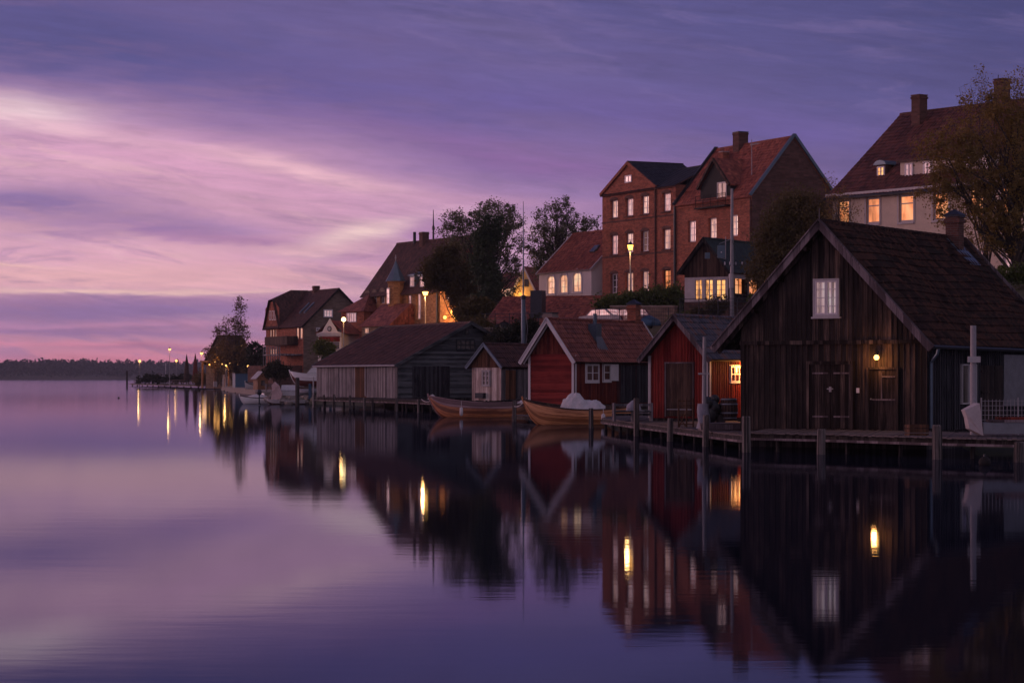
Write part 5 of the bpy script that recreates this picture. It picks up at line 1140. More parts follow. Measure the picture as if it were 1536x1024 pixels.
# ================================================================== street lamps
def lamp(px, s, zb, py, label, style='lantern', e=160, group='street lamps along the shore', mat='glow', gr=.2):
    X, Y = XY(px, s); zb = land(X, Y) if zb is None else zb; h = ZZ(py, s) - zb
    r = thing('street_lamp', label, 'street lamp', (X, Y, zb), 0, group)
    mb = MB(); mb.tube([(0, 0, -.3), (0, 0, .7), (0, 0, .75), (0, 0, h - .3)], [.11, .1, .065, .05], 8); mb.build('pole', M['pole'], r)
    mb = MB()
    if style == 'lantern':
        mb.lathe([(.05, -.32), (.14, -.24), (.16, -.22)], (0, 0, h), 8); mb.build('lantern_collar', M['dkmetal'], r); mb = MB(); mb.lathe([(.30, .2), (.16, .36), (.05, .46), (.02, .62)], (0, 0, h), 8); mb.build('lantern_top', M['dkmetal'], r)
        s_ = MB(); s_.lathe([(gr * .72, -.21), (gr * 1.15, .19)], (0, 0, h), 8); s_.build('lamp_glass', M[mat], r)
    else:
        mb.lathe([(.05, -.3), (.1, -.2)], (0, 0, h), 8); mb.lathe([(.26, .14), (.1, .24)], (0, 0, h), 10); mb.build('lamp_hood', M['dkmetal'], r)
        s_ = MB(); s_.ball((0, 0, h), gr, 10); s_.build('lamp_globe', M[mat], r)
    l = bpy.data.lights.new('lamp_light', 'POINT'); l.energy = e; l.color = (1, .50, .16); l.shadow_soft_size = .2
    o = bpy.data.objects.new('lamp_light', l); COL.objects.link(o); o.parent = r; o.location = (-.3, -.35, h - .45)
lamp(945.5, 17.6, 8.7, 371, 'glowing street lamp before the left brick house with the cross gable', e=130, gr=.22, mat='glow_soft')
lamp(638, 12.9, 7.6, 440, 'glowing lantern on a tall pole before the brick hall with the turret', e=300, gr=.30)
lamp(515.5, 12.5, 3.6, 479, 'globe lamp on a pole beside the white curved cafe gable', 'globe', 45, gr=.27, mat='glow_white')
lamp(424, 10.4, .6, 497.5, 'tall lamp on pale pole before the leftmost house, right one of a pair', 'globe', 110, gr=.30)
lamp(416, 9.6, .6, 493.5, 'lamp before the leftmost apartment house, left one of the close pair', 'globe', 100, gr=.30)
lamp(302.5, 7.5, .75, 530, 'lantern lamp on the pier next to the closed parasols', e=90, gr=.30, mat='glow_far')
lamp(254.5, 6.7, .75, 524, 'tallest lantern lamp at the middle of the pier', e=80, gr=.28, mat='glow_far')
lamp(209.5, 5.8, .75, 541.5, 'lamp at the outer end of the pier', 'globe', 80, gr=.34, mat='glow_far')
lamp(264.5, 5.5, .75, 541, 'small white globe lamp behind the pier', 'globe', 40, gr=.3, mat='glow_far')

# ================================================================== docks
def dock(name, label, front, z, back, piles, pile_r=.12, lower=True, planks=.16, mat='deck', px_piles=True, seed=1):
    """front edge as (px, scale); back = inward vector; piles as (px, scale, top y)"""
    rg = random.Random(seed); F_ = [Vector((*XY(*p), z)) for p in front]; o = F_[0].copy(); o.z = 0
    r = thing(name, label, 'jetty', o); bk = Vector((*back, 0)); mb = MB(); st = MB()
    for a, b in zip(F_, F_[1:]):
        L = (b - a).length; n = max(1, int(L / planks))
        for i in range(n):
            p, q = a.lerp(b, (i + .04) / n) - o, a.lerp(b, (i + .96) / n) - o; dz = rg.uniform(-.012, .012); ov = -bk.normalized() * rg.uniform(0, .07)
            mb.prism([p + ov + Vector((0, 0, dz)), q + ov + Vector((0, 0, dz)), q + bk + Vector((0, 0, dz)), p + bk + Vector((0, 0, dz))], (0, 0, -.04))
        u = bk.normalized()
        st.beam(a - o + u * .2 - Vector((0, 0, .14)), b - o + u * .2 - Vector((0, 0, .14)), .1, .17)
    mb.build('deck', M[mat], r); st.build('stringer', M['dkwood'], r)
    if lower:
        mb = MB()
        for a, b in zip(F_, F_[1:]): mb.beam(a - o - bk.normalized() * .12 - Vector((0, 0, .2)), b - o - bk.normalized() * .12 - Vector((0, 0, .2)), .05, .07)
        mb.build('fender_beam', M['verge'], r)
        for a, b in zip(F_, F_[1:]):
            L = (b - a).length
            for i in range(int(L / 2.3) + 1):
                q = a.lerp(b, (i + .5) * 2.3 / L if (i + .5) * 2.3 < L else 1) - o + bk.normalized() * .5; p = MB(); p.tube([(q.x, q.y, -1.2), (q.x, q.y, z - .1)], .07, 7); p.build('under_pile', M['dkwood'], r)
    for i, (px, s, py) in enumerate(piles):
        q = Vector((*XY(px, s), 0)) - o; p = MB(); zt = ZZ(py, s); k = pile_r * rg.uniform(.9, 1.12); ln = rg.uniform(-.03, .03)
        p.tube([(q.x, q.y, -1.5), (q.x + ln * .5, q.y, .15), (q.x + ln, q.y, zt - .03), (q.x + ln, q.y, zt)], [k * 1.05, k * 1.05, k, k * .85], 10); p.build('pile', M['pile'], r)
    return r
dock('barn_jetty', 'wide plank jetty along the front of the tarred barn', [(1120, 48.3), (1231, 49.6), (1406, 52.6), (1580, 54.6)], .60, (1.5, 7.0), [(1120, 48.8, 624), (1231, 50.2, 643), (1406.5, 53.4, 637), (1528, 55.2, 662)], .135)
dock('shed_jetty', 'plank jetty in front of the small red shed', [(902, 33.8), (955, 37.6), (1057, 44.3), (1119, 48.2)], .5, (2.6, 19.0), [(887, 33, 612), (955, 38.2, 597), (1004.5, 41.6, 627), (1058, 45, 622)], .115, seed=2)
dock('plank_stage', 'small plank stage between the two rowing boats', [(768, 28.4), (817, 29.6)], .32, (.3, 2.2), [(771, 28.8, 600), (813.5, 30.0, 610)], .105, lower=False, seed=3)
dock('boathouse_jetty', 'low narrow jetty on many thin piles along the grey boathouse', [(474, 19.8), (597, 21.9), (655, 23.4)], .78, (2.4, 3.0), [(471.5, 19.7, 590), (486, 20.0, 592), (501, 20.3, 591), (525, 20.8, 593), (547, 21.2, 596), (558.5, 21.5, 597), (595, 22.2, 596), (628, 23, 599)], .09, seed=4)
mb = MB()
def post(px, s, py, r_, label, name='mooring_post', mat='pile'):
    X, Y = XY(px, s); o = MB().tube([(0, 0, -1.5), (0, 0, ZZ(py, s) - .05), (0, 0, ZZ(py, s))], [r_, r_, r_ * .8], 10).build(name, M[mat]); o.location = (X, Y, 0); return tag(o, label, 'post')
post(446, 19, 566, .17, 'thick dark mooring post between the small motorboats and the grey boathouse')
post(190.5, 6.0, 556, .22, 'lone dark mooring post at the far left end of the pier', mat='dkwood')
post(470, 19.5, 565, .05, 'thin pale pole at the left corner of the grey boathouse', mat='offwhite')
# raised step and things on the shed jetty
def at_dock(px, s): return XY(px, s)
X, Y = XY(1085, 44.0); o = MB().box(-.75, .85, -.25, 1.6, -.0, .24).build('deck_step', M['deck']); o.location = (X, Y, .5); tag(o, 'raised plank step beside the orange lit shed wall', 'step')
b1 = MB(); b1.box(-.78, .88, -.30, -.252, .03, .2); b1.build('step_board', M['verge'], o)
X, Y = XY(1093, 40.5); r = thing('wooden_barrel', 'dark wooden barrel with hoops against the orange lit shed wall', 'barrel', (X, Y, .7))
prof = [(.27, 0), (.33, .25), (.35, .42), (.33, .6), (.27, .84)]; MB().lathe(prof, n=18).build('staves', M['brown'], r)
for z_, q in ((.08, .295), (.26, .338), (.58, .338), (.76, .297)): MB().lathe([(q, z_), (q + .012, z_ + .03), (q, z_ + .06)], n=18).build('hoop', M['metal'], r)
X, Y = XY(1067, 40.5); r = thing('net_heap', 'black rounded heap of fishing net beside the barrel', 'net', (X, Y, .62)); h = MB(); rg = random.Random(4)
for i in range(9): h.ball((rg.uniform(-.2, .2), rg.uniform(-.2, .2), .22 + i * .08), .3 - i * .014, 8)
h.build('netting', M['black'], r, smooth=True); MB().box(.18, .5, -.2, .15, -.04, .3).build('crate', M['dkwood'], r)
X, Y = XY(1056, 43.6); r = thing('draped_post', 'tall pole with a grey cloth hung around its foot in front of the red shed', 'post', (X, Y, .5))
MB().tube([(0, 0, 0), (.02, 0, 3.2)], [.085, .065], 10).build('pole', M['pole'], r); MB().beam((-.2, -.05, 1.93), (.2, -.05, 1.93), .06, .06).build('cleat', M['offwhite'], r)
d_ = MB(); ring = 16; pr = []
for i in range(7):
    f = i / 6
    for k in range(ring): a = 2 * math.pi * k / ring; rr = (.22 + .05 * math.sin(3 * a + i) * (1 - f * .5)) * (1 - .15 * f); pr.append((rr * math.cos(a) - .02, rr * .8 * math.sin(a), .05 + f * .85))
d_.add(pr, [(i * ring + k, i * ring + (k + 1) % ring, (i + 1) * ring + (k + 1) % ring, (i + 1) * ring + k) for i in range(6) for k in range(ring)]); d_.build('hung_cloth', M['cloth_grey'], r, smooth=True)
X, Y = XY(1029, 41.5); r = thing('wooden_sledge', 'pair of upright wooden sledge frames leaning at the dark shed door', 'sledge', (X, Y, .5), .1)
for q in (-.27, .02, .26): MB().beam((q, 0, 0), (q + .02, .1, 1.05), .06, .05, (1, 0, 0)).build('runner', M['rust_wood'], r)
MB().beam((-.27, -.02, 0), (-.02, .05, .5), .04, .04).beam((-.02, .02, .05), (-.27, .06, .45), .04, .04).build('cross_brace', M['rust_wood'], r)
for z_ in (.12, .45, .78, .95): MB().beam((-.30, z_ * .1, z_), (.30, z_ * .1, z_), .04, .035).build('rung', M['rust_wood'], r)
X, Y = XY(936, 36.3); r = thing('slatted_bench', 'pale grey slatted bench on the jetty beside the red shed corner', 'bench', (X, Y, .5), .15)
for z_ in (.22, .36, .62): MB().box(-.5, 1.15, -.02, .03, z_, z_ + .1).build('slat', M['grey_wall'], r)
MB().box(-.5, 1.15, -.35, -.03, .4, .45).build('seat', M['grey_wall'], r)
for q in (-.48, .3, 1.08): MB().box(q, q + .07, -.32, .06, 0, .75).build('leg', M['grey_wall'], r)
def cloth(name, label, loc, sx, sy, sz, mat, seed=1, cat='cover', rz=0.0, peak=0.0, n=22):
    """a sheet thrown over something: rounded, puckered, hanging to its base"""
    rg = np.random.RandomState(seed); ph = rg.uniform(0, 6, 8); mb = MB(); vs = []
    lv = [(1.0, 0.0), (1.02, .12), (.98, .3), (.88, .46), (.70, .63), (.5, .79), (.28, .92), (.12, .985), (.02, 1.0)]
    for f, (rad, hh) in enumerate(lv):
        lo = 1 - f / 8
        for k in range(n):
            a = 2 * math.pi * k / n; w = 1 + .10 * math.sin(3 * a + ph[0]) * lo + .085 * math.sin(8 * a + ph[1] + 1.1 * f) * lo + .06 * math.sin(5 * a + ph[2] - f)
            rr = rad * w; vs.append((sx * rr * math.cos(a) + sx * .16 * math.sin(ph[4]) * (1 - lo), sy * rr * math.sin(a), sz * (hh + .05 * math.sin(4 * a + ph[3]) * lo * (f > 1)) + peak * hh))
    fs = [(i * n + k, i * n + (k + 1) % n, (i + 1) * n + (k + 1) % n, (i + 1) * n + k) for i in range(8) for k in range(n)]
    o = mb.add(vs, fs).build(name, M[mat], smooth=True); o.location = loc; o.rotation_euler.z = rz; return tag(o, label, cat)
X, Y = XY(951, 36.6); cloth('cloth_cover', 'grey cloth bundle thrown over the back of the slatted bench', (X, Y, .95), .30, .22, .42, 'cloth_grey', 3)
# right end of the barn jetty
X, Y = XY(1460, 50.5); r = thing('jetty_pole', 'thick grey pole with a small white plate at the right end of the jetty', 'pole', (X, Y, .5))
MB().tube([(0, 0, 0), (0, 0, ZZ(488, 50.5) - .5)], [.10, .085], 14).build('post', M['pole'], r)
zz = ZZ(539, 50.5) - .5; mb = MB(); mb.box(-.19, .19, -.13, -.10, zz - .09, zz + .09); mb.build('plate', M['offwhite'], r)
X, Y = XY(1470, 51.8); r = thing('work_punt', 'small grey work boat with a white square bow lying on the jetty', 'boat', (X, Y, .58), .04)
mb = MB(); sec = [(-.46, .10, .62, .80), (-.36, .02, .24, .98), (.05, 0.0, .12, .95)]
ys = .42
v = [(-.42, -ys * .5, .55), (-.42, ys * .5, .55), (-.5, -ys * .55, .78), (-.5, ys * .55, .78), (-.1, -ys * .9, .98), (-.1, ys * .9, .98), (.0, -ys, .05), (.0, ys, .05), (-.36, -ys * .6, .24), (-.36, ys * .6, .24)]
mb.add(v, [(2, 3, 1, 0), (0, 1, 9, 8), (8, 9, 7, 6), (4, 5, 3, 2), (0, 8, 6, 4, 2), (1, 3, 5, 7, 9), (4, 6, 7, 5)]); mb.build('bow', M['offwhite'], r)
mb = MB(); mb.box(.0, 2.6, -ys, ys, .1, .42); mb.build('hull', M['metal'], r); mb = MB(); mb.box(.28, 2.6, -ys - .03, ys, .43, .5); mb.build('gunwale', M['verge'], r)
mb = MB(); mb.box(.5, 2.5, -.25, .25, .5, .58); mb.build('thwart', M['red_old'], r)
X, Y = XY(1472, 50.3); r = thing('wire_cage', 'wire mesh railing behind the grey work boat', 'railing', (X, Y, .5))
mb = MB()
for i in range(20): mb.tube([(i * .11, 0, .35), (i * .11, 0, 1.15)], .008, 4)
for k in range(6): mb.tube([(0, 0, .4 + k * .14), (2.2, 0, .4 + k * .14)], .008, 4)
mb.build('wire_mesh', M['pole'], r)
for q in (0, 1.1, 2.2): MB().tube([(q, 0, 0), (q, 0, 1.2)], .022, 6).build('rail_post', M['pole'], r)
X, Y = XY(1477, 57); o = MB().ball((0, 0, .02), .16, 14).build('mooring_buoy', M['dkwood'], smooth=True); o.location = (X, Y, .05); tag(o, 'round dark buoy floating under the right end of the jetty', 'buoy'); MB().lathe([(.03, .17), (.03, .24)], (0, 0, 0), 8).build('eye', M['dkmetal'], o)
X, Y = XY(178, 13.5); o = MB().ball((0, 0, .03), .12, 10).build('float', M['black'], smooth=True); o.location = (X, Y, 0); tag(o, 'tiny dark float on open water left of the pier', 'buoy')

# ================================================================== boats
def hull_fn(L, beam, depth, bow, stern, transom, full=.62):
    def b(u):
        w = math.sin(math.pi * min(1, u * .5 + .5 if transom and u < .0 else u)) if not transom else (math.cos(max(0, u - .25) / .75 * math.pi / 2) if u > .25 else 1 - .22 * ((.25 - u) / .25) ** 2)
        return beam / 2 * max(0.0, w) ** full
    def sh(u): return depth + (bow * ((u - .42) / .58) ** 2 if u > .42 else stern * ((.42 - u) / .42) ** 2)
    def kl(u):
        z = 0.0
        if u > .72: z = (sh(1.0)) * ((u - .72) / .28) ** 3.2 * .96
        if not transom and u < .2: z = sh(0.0) * ((.2 - u) / .2) ** 3.2 * .96
        return z
    return b, sh, kl
def make_boat(name, label, cat, loc, rz, L, beam, depth, bow, stern, transom, mats, strakes=8, heel=0.0, n=28, inner='brown', group=None, thw=True, draft=.22, full=.62):
    r = thing(name, label, cat, (loc[0], loc[1], loc[2] - draft), rz, group); r.rotation_euler.x = heel; b, sh, kl = hull_fn(L, beam, depth, bow, stern, transom, full)
    for nm, off, mt in (('hull', 0, mats), ('inner_hull', .05, [M[inner]])):
        mb = MB(); rows = []
        for i in range(n + 1):
            u = i / n; q = []; fv = []
            for j in range(strakes + 1):
                f = j / strakes
                for st in ((0, 1) if 0 < j < strakes and not off else (0,)):
                    a = f * math.pi / 2; y = max(.015, b(u)) * (math.sin(a) ** .72) - off + (.032 if st else 0) * (1 if b(u) > .1 else .2); z = kl(u) + off + (sh(u) - kl(u) - off) * (1 - math.cos(a)) ** .82 - (.012 if st else 0)
                    q.append((u * L - L / 2, max(.004, y), z)); fv.append(f * strakes * .12)
            rows.append(q)
        m_ = len(rows[0])
        for sd in (1, -1):
            vs = [(p[0], p[1] * sd, p[2]) for q in rows for p in q]
            top = m_ - 4 if len(mt) > 1 else 99
            for mi in range(len(mt)):
                fs = [(i * m_ + j, i * m_ + j + 1, (i + 1) * m_ + j + 1, (i + 1) * m_ + j) for i in range(n) for j in range(m_ - 1) if (j >= top) == (mi == 1)]
                uvs = []
                for i in range(n + 1):
                    for j in range(m_): uvs.append((i * L / n, fv[j] + (.004 if j and fv[j] == fv[j - 1] else -.004)))
                mb.add(vs, fs, mi, uvs)
        if transom:
            q = rows[0]; mb.poly([(p[0], p[1], p[2]) for p in q] + [(p[0], -p[1], p[2]) for p in reversed(q)])
        mb.build(nm, mt if nm == 'hull' else mt, r)
    for sd in (1, -1):
        mb = MB(); mb.tube([(i / n * L - L / 2, sd * (max(.015, b(i / n)) + .01), sh(i / n) + .01) for i in range(n + 1)], .035, 6); mb.build('gunwale', mats[-1] if len(mats) > 1 else M['brown'], r)
    mb = MB(); mb.tube([(L * (.72 + .28 * f) - L / 2 + .02, 0, kl(.72 + .28 * f)) for f in np.linspace(0, 1, 8)] + [(L / 2 + .06, 0, sh(1) + .16)], .045, 6); mb.build('stem', mats[-1], r)
    if thw:
        for u in (.25, .5, .72):
            w = b(u) - .06; mb = MB(); mb.box(u * L - L / 2 - .12, u * L - L / 2 + .12, -w, w, sh(u) - .22, sh(u) - .18); mb.build('thwart', M['brown'], r)
    return r, b, sh
X, Y = XY(722, 25.8)
bo, bb, bs = make_boat('rowing_boat', 'long varnished mahogany rowing boat with a faded sheer band, left one of the two boats', 'rowing boat', (X, Y, 0), R_(184), 6.1, 1.75, .95, .5, .28, False, [M['hull_red'], M['hull_sheer']], 8, R_(7), inner='brown')
cloth('cloth_cover', 'pale cloth tied over the bow of the mahogany rowing boat', (XY(649, 25.6)[0], Y + .2, 1.02), .22, .2, .3, 'canvas', 8)
cloth('cloth_cover', 'small pale sheet over the stern of the mahogany rowing boat', (XY(787, 25.9)[0], Y - .2, .78), .5, .3, .24, 'canvas', 9)
X, Y = XY(866, 30.8)
make_boat('rowing_boat', 'light oak clinker rowing boat under the white canvas, right one of the two boats', 'rowing boat', (X, Y, 0), R_(176), 5.25, 1.75, .95, .42, .14, True, [M['hull_oak']], 8, R_(-5), inner='brown', draft=.14)
def tarp(name, label, loc, rz, st, wd, mat, seed=2, cat='cover'):
    """canvas over a ridge line: st = (x, height) stations, rumpled and tucked at the rim"""
    rg = np.random.RandomState(seed); mb = MB(); vs = []; n = 15; X_ = np.array([q[0] for q in st]); H_ = np.array([q[1] for q in st]); N = 34; pz = rg.uniform(0, 6, 4)
    for i in range(N + 1):
        x_ = X_[0] + (X_[-1] - X_[0]) * i / N; h = float(np.interp(x_, X_, H_)); w = wd * (1 - .35 * abs(2 * i / N - 1) ** 3)
        for k in range(n):
            f = 2 * k / (n - 1) - 1; a = abs(f); fold = .045 * math.sin(9 * x_ + 4 * f + pz[0]) * a + .03 * math.sin(15 * x_ - 7 * f + pz[1]) + .02 * rg.uniform(-1, 1)
            vs.append((x_ + .02 * math.sin(11 * f + i), f * w * (1 + .3 * fold), max(0, h * (1 - a ** 1.7) + (fold if a < .95 else 0) - .06 * (a > .9))))
    fs = [(i * n + k, i * n + k + 1, (i + 1) * n + k + 1, (i + 1) * n + k) for i in range(N) for k in range(n - 1)]
    o = mb.add(vs, fs).build(name, M[mat]); o.location = loc; o.rotation_euler.z = rz; return tag(o, label, cat)
tarp('canvas_cover', 'large rumpled pale canvas tied over the middle of the oak rowing boat', (XY(864, 31)[0], Y, .74), R_(176) - math.pi, [(-.74, .08), (-.62, .45), (-.2, .80), (.02, .84), (.3, .66), (.52, .42), (.8, .46), (1.15, .42), (1.45, .12)], .62, 'canvas', 5)
def rope(name, label, a, b_, sag):
    a, b_ = Vector(a), Vector(b_); o = MB().tube([a.lerp(b_, f) - a - Vector((0, 0, sag * 4 * f * (1 - f))) for f in np.linspace(0, 1, 9)], .016, 5).build(name, M['canvas']); o.location = a; tag(o, label, 'rope')
rope('mooring_rope', 'slack rope from the mahogany boat bow to the boathouse jetty', (*XY(650, 25.5), 1.05), (*XY(632, 23.2), .9), .18)
rope('mooring_rope', 'slack rope from the oak boat bow to the plank stage post', (*XY(790, 30.6), 1.3), (*XY(771, 28.8), .8), .15)
def fender(px, s, z, label):
    X, Y = XY(px, s); o = MB().lathe([(.03, -.25), (.09, -.2), (.1, 0), (.09, .2), (.03, .25)], n=10).build('fender', M['canvas'], smooth=True); o.location = (X, Y, z); tag(o, label, 'fender'); MB().tube([(0, 0, .22), (0, .06, .6)], .012, 4).build('line', M['canvas'], o)
fender(905, 31.9, .35, 'pale fender hanging at the stern of the oak boat')
fender(692, 26.4, .36, 'pale fender hanging amidships on the mahogany boat')
X, Y = XY(1375, 51.0); r = thing('fish_crate', 'wooden fish crate on the barn deck right of the small door', 'crate', (X, Y, .56), .2)
for z_ in (0, .13, .26): MB().box(-.3, .3, -.2, -.17, z_, z_ + .1).box(-.3, .3, .17, .2, z_, z_ + .1).box(-.3, -.27, -.17, .17, z_, z_ + .1).box(.27, .3, -.17, .17, z_, z_ + .1).build('side_slat', M['rust_wood'], r)
MB().box(-.27, .27, -.17, .17, .0, .03).build('bottom', M['rust_wood'], r)
def outboard(px, s, z, label, rz=0.0, name='outboard_motor', mat='canvas'):
    X, Y = XY(px, s); r = thing(name, label, 'motor', (X, Y, z), rz)
    MB().lathe([(.08, .5), (.14, .55), (.16, .75), (.13, .9), (.04, .95)], n=12, sx=1.3).build('cowling', M[mat], r, smooth=True)
    MB().box(-.05, .05, -.05, .05, -.25, .55).build('shaft', M['dkmetal'], r); MB().box(-.08, .12, -.03, .03, -.3, -.2).build('skeg', M['dkmetal'], r)
X, Y = XY(386, 17.2)
r, b_, s_ = make_boat('motorboat', 'small white motorboat with an outboard, leftmost of the moored boats', 'motorboat', (X, Y, 0), R_(205), 3.2, 1.5, .62, .2, .05, True, [M['whiteh']], 5, 0, 16, 'offwhite', thw=False, draft=.12, full=.5)
MB().box(-.5, .3, -.5, .5, .45, .75).box(-.5, -.42, -.5, .5, .75, 1.05).build('console', M['whiteh'], r)
cloth('boat_cover', 'grey blue boat cover on the small white motorboat', (X, Y, .45), 1.0, .6, .42, 'canvas', 11)
outboard(389, 18.0, .35, 'dark outboard motor at the stern of the small white motorboat', mat='dkmetal')
X, Y = XY(428, 17.4)
r, b_, s_ = make_boat('motorboat', 'low dark motorboat with a pinkish upright tarpaulin, beside the thick mooring post', 'motorboat', (X, Y, 0), R_(186), 3.4, 1.5, .42, .12, .03, True, [M['brown'], M['offwhite']], 5, 0, 16, 'dkwood', thw=False, draft=.12, full=.5)
o = MB().prism([(-.35, -.4, 0), (.5, -.4, 0), (.62, -.4, .5), (.3, -.4, 1.15), (-.02, -.4, 1.5), (-.3, -.4, 1.2), (-.2, -.4, .7)], (0, .9, 0)).beam((-.35, -.45, .5), (.3, -.45, 1.2), .05, .07).build('boat_cover', M['pinktarp']); o.location = (XY(415, 17.3)[0], Y, .42); tag(o, 'pinkish upright tarpaulin on the low dark motorboat', 'cover')
o = MB().box(-.7, .7, -.5, .5, 0, .45).prism([(-.75, -.55, .45), (.75, -.55, .45), (.72, 0, .9), (-.72, 0, .9)], (0, .5, 0)).build('boat_hood', M['canvas']); o.location = (XY(436, 17.3)[0], Y + .6, .75); tag(o, 'long grey canvas hood right of the pinkish tarpaulin', 'cover')
X, Y = XY(474, 17.0); zb = 1.5
r, b_, s_ = make_boat('cabin_cruiser', 'white cabin cruiser with red underside propped on blue supports beside the grey boathouse', 'cabin boat', (X, Y, zb), R_(184), 4.6, 1.9, 1.05, .28, .05, True, [M['antifoul'], M['whiteh']], 5, 0, 18, 'offwhite', thw=False, draft=0, full=.5)
mb = MB(); mb.prism([(1.0, -.7, .95), (-1.6, -.7, .95), (-1.6, -.62, 1.9), (.15, -.62, 1.9)], (0, 1.4, 0)); c = mb.build('cabin', M['whiteh'], r)
mb = MB()
for sd in (-.72, .72): mb.poly([(.78, sd, 1.15), (-.2, sd, 1.15), (-.2, sd * .96, 1.75), (.24, sd * .96, 1.75)]); mb.poly([(-.35, sd, 1.15), (-1.5, sd, 1.15), (-1.5, sd * .96, 1.75), (-.35, sd * .96, 1.75)])
mb.poly([(.95, -.6, 1.1), (.95, .6, 1.1), (.28, .56, 1.82), (.28, -.56, 1.82)]); mb.build('cabin_window', M['pane_dark'], c)
mb = MB()
for q in (-1.4, .4): mb.box(q, q + .25, -.6, .6, -1.1, .25)
mb.build('support', M['blue'], r)

# ================================================================== cars under the hedge
def car(px, s, z, rz, label, paint, pane='pane_pink'):
    X, Y = XY(px, s); r = thing('parked_car', label, 'car', (X, Y, z), rz, 'cars parked under the hedge')
    pr = [(-2.1, .35), (-2.15, .7), (-1.9, .92), (-1.3, .98), (-.75, 1.42), (.55, 1.46), (1.2, 1.02), (1.95, .86), (2.1, .6), (2.05, .35)]
    MB().prism([(x_, -.82, z_) for x_, z_ in pr], (0, 1.64, 0)).build('body', paint, r)
    mb = MB()
    for sd in (-.83, .83): mb.poly([(-1.15, sd, 1.0), (-.7, sd, 1.37), (-.05, sd, 1.39), (-.05, sd, 1.0)]); mb.poly([(.05, sd, 1.0), (.05, sd, 1.39), (.5, sd, 1.4), (1.05, sd, 1.02)])
    mb.poly([(-1.32, -.7, 1.0), (-1.32, .7, 1.0), (-.8, .64, 1.40), (-.8, -.64, 1.40)]); mb.poly([(1.22, -.7, 1.03), (1.22, .7, 1.03), (.6, .64, 1.45), (.6, -.64, 1.45)]); mb.build('window', M[pane], r)
    for x_ in (-1.35, 1.35):
        for sd in (-.84, .84): w = MB().tube([(x_, sd - .1 * np.sign(sd), .33), (x_, sd + .02 * np.sign(sd), .33)], .33, 14).build('wheel', M['black'], r); MB().tube([(x_, sd, .33), (x_, sd + .03 * np.sign(sd), .33)], .19, 10).build('rim', M['pole'], w)
    for sd in (-.6, .6): MB().box(-2.18, -2.1, sd - .12, sd + .12, .62, .76).build('headlight', M['white'], r)
car(909, 20.0, 5.95, R_(-40), 'silver grey parked car with a big curved windscreen, left of the two under the hedge', M['metal'], 'pane_painted_sky')
car(950, 20.2, 5.9, R_(-70), 'dark red parked car with pale side windows, right of the two under the hedge', m_plain('dark_red_paint', (.12, .02, .022), .3, .1), 'pane_pink')
cloth('blue_tarp', 'blue tarpaulin heap beside the dark red car', (*XY(970, 20.4), 6.1), 1.0, .5, .75, 'blue', 21, 'tarpaulin')

# ================================================================== quay, pier and what stands on it
q = [(-28, 262), (-33.5, 314), (-40.5, 354), (-48.5, 403), (-56, 462)]
mb = MB()
for a, b in zip(q, q[1:]): mb.prism([(a[0], a[1], -1.5), (b[0], b[1], -1.5), (b[0] + 6, b[1] + .5, -1.5), (a[0] + 6, a[1] + .5, -1.5)], (0, 0, 2.22))
struct(mb.build('quay', M['stone']))
p0, p1 = Vector((*XY(332, 7.8), .75)), Vector((*XY(197, 5.72), .75)); dr_ = (p1 - p0).normalized(); nr_ = Vector((-dr_.y, dr_.x, 0)) * -1
r = thing('lake_pier', 'long lamplit timber pier reaching into the lake at the left', 'pier', (p0.x, p0.y, 0)); o = Vector((p0.x, p0.y, 0)); Lq = (p1 - p0).length
mb = MB(); mb.prism([p0 - o, p1 - o, p1 - o + nr_ * 9, p0 - o + nr_ * 9], (0, 0, -.35)); mb.build('deck', M['deck'], r)
for i in range(15):
    p = p0.lerp(p1, i / 14) - o + nr_ * .3; MB().tube([(p.x, p.y, -1.5), (p.x, p.y, .8)], .16, 7).build('pile', M['dkwood'], r)
mb = MB()
for i in range(36): p = p0.lerp(p1, .12 + .86 * i / 35) - o + nr_ * .4; mb.box(p.x - .06, p.x + .06, p.y - .06, p.y + .06, .75, 1.75)
for h_ in (1.2, 1.7): mb.beam(p0.lerp(p1, .12) - o + nr_ * .4 + Vector((0, 0, h_ - .75)), p0.lerp(p1, .98) - o + nr_ * .4 + Vector((0, 0, h_ - .75)), .08, .1)
mb.build('railing', M['brown'], r)
mb = MB(); a = p1 - o; mb.prism([a + Vector((0, 0, -.1)), a + dr_ * 5 - nr_ * .2 + Vector((0, 0, -.1)), a + dr_ * 5 + nr_ * 1.2 + Vector((0, 0, -.1)), a + nr_ * 2 + Vector((0, 0, -.1))], (0, 0, -.18)); mb.build('swim_stage', M['deck'], r)
sy = R_(0)
tree('hedge', 'low dark row of potted shrubs along the pier railing', 'hedge', 245, 6.5, .8, [(212 + i * 9, 569 - (i % 3), 8, 5) for i in range(10)], 5200, .22, 'leaf_dark', .05, 150, 31, .42, trunk=False, depth=2.0, fill=.1)
tree('round_shrub', 'lamplit orange shrub between the parasols and the restaurant', 'shrub', 302, 7.4, .8, [(300, 566, 10, 8), (308, 568, 8, 7), (296, 570, 8, 6)], 2200, .2, 'leaf_birch', .05, 60, 32, .35)
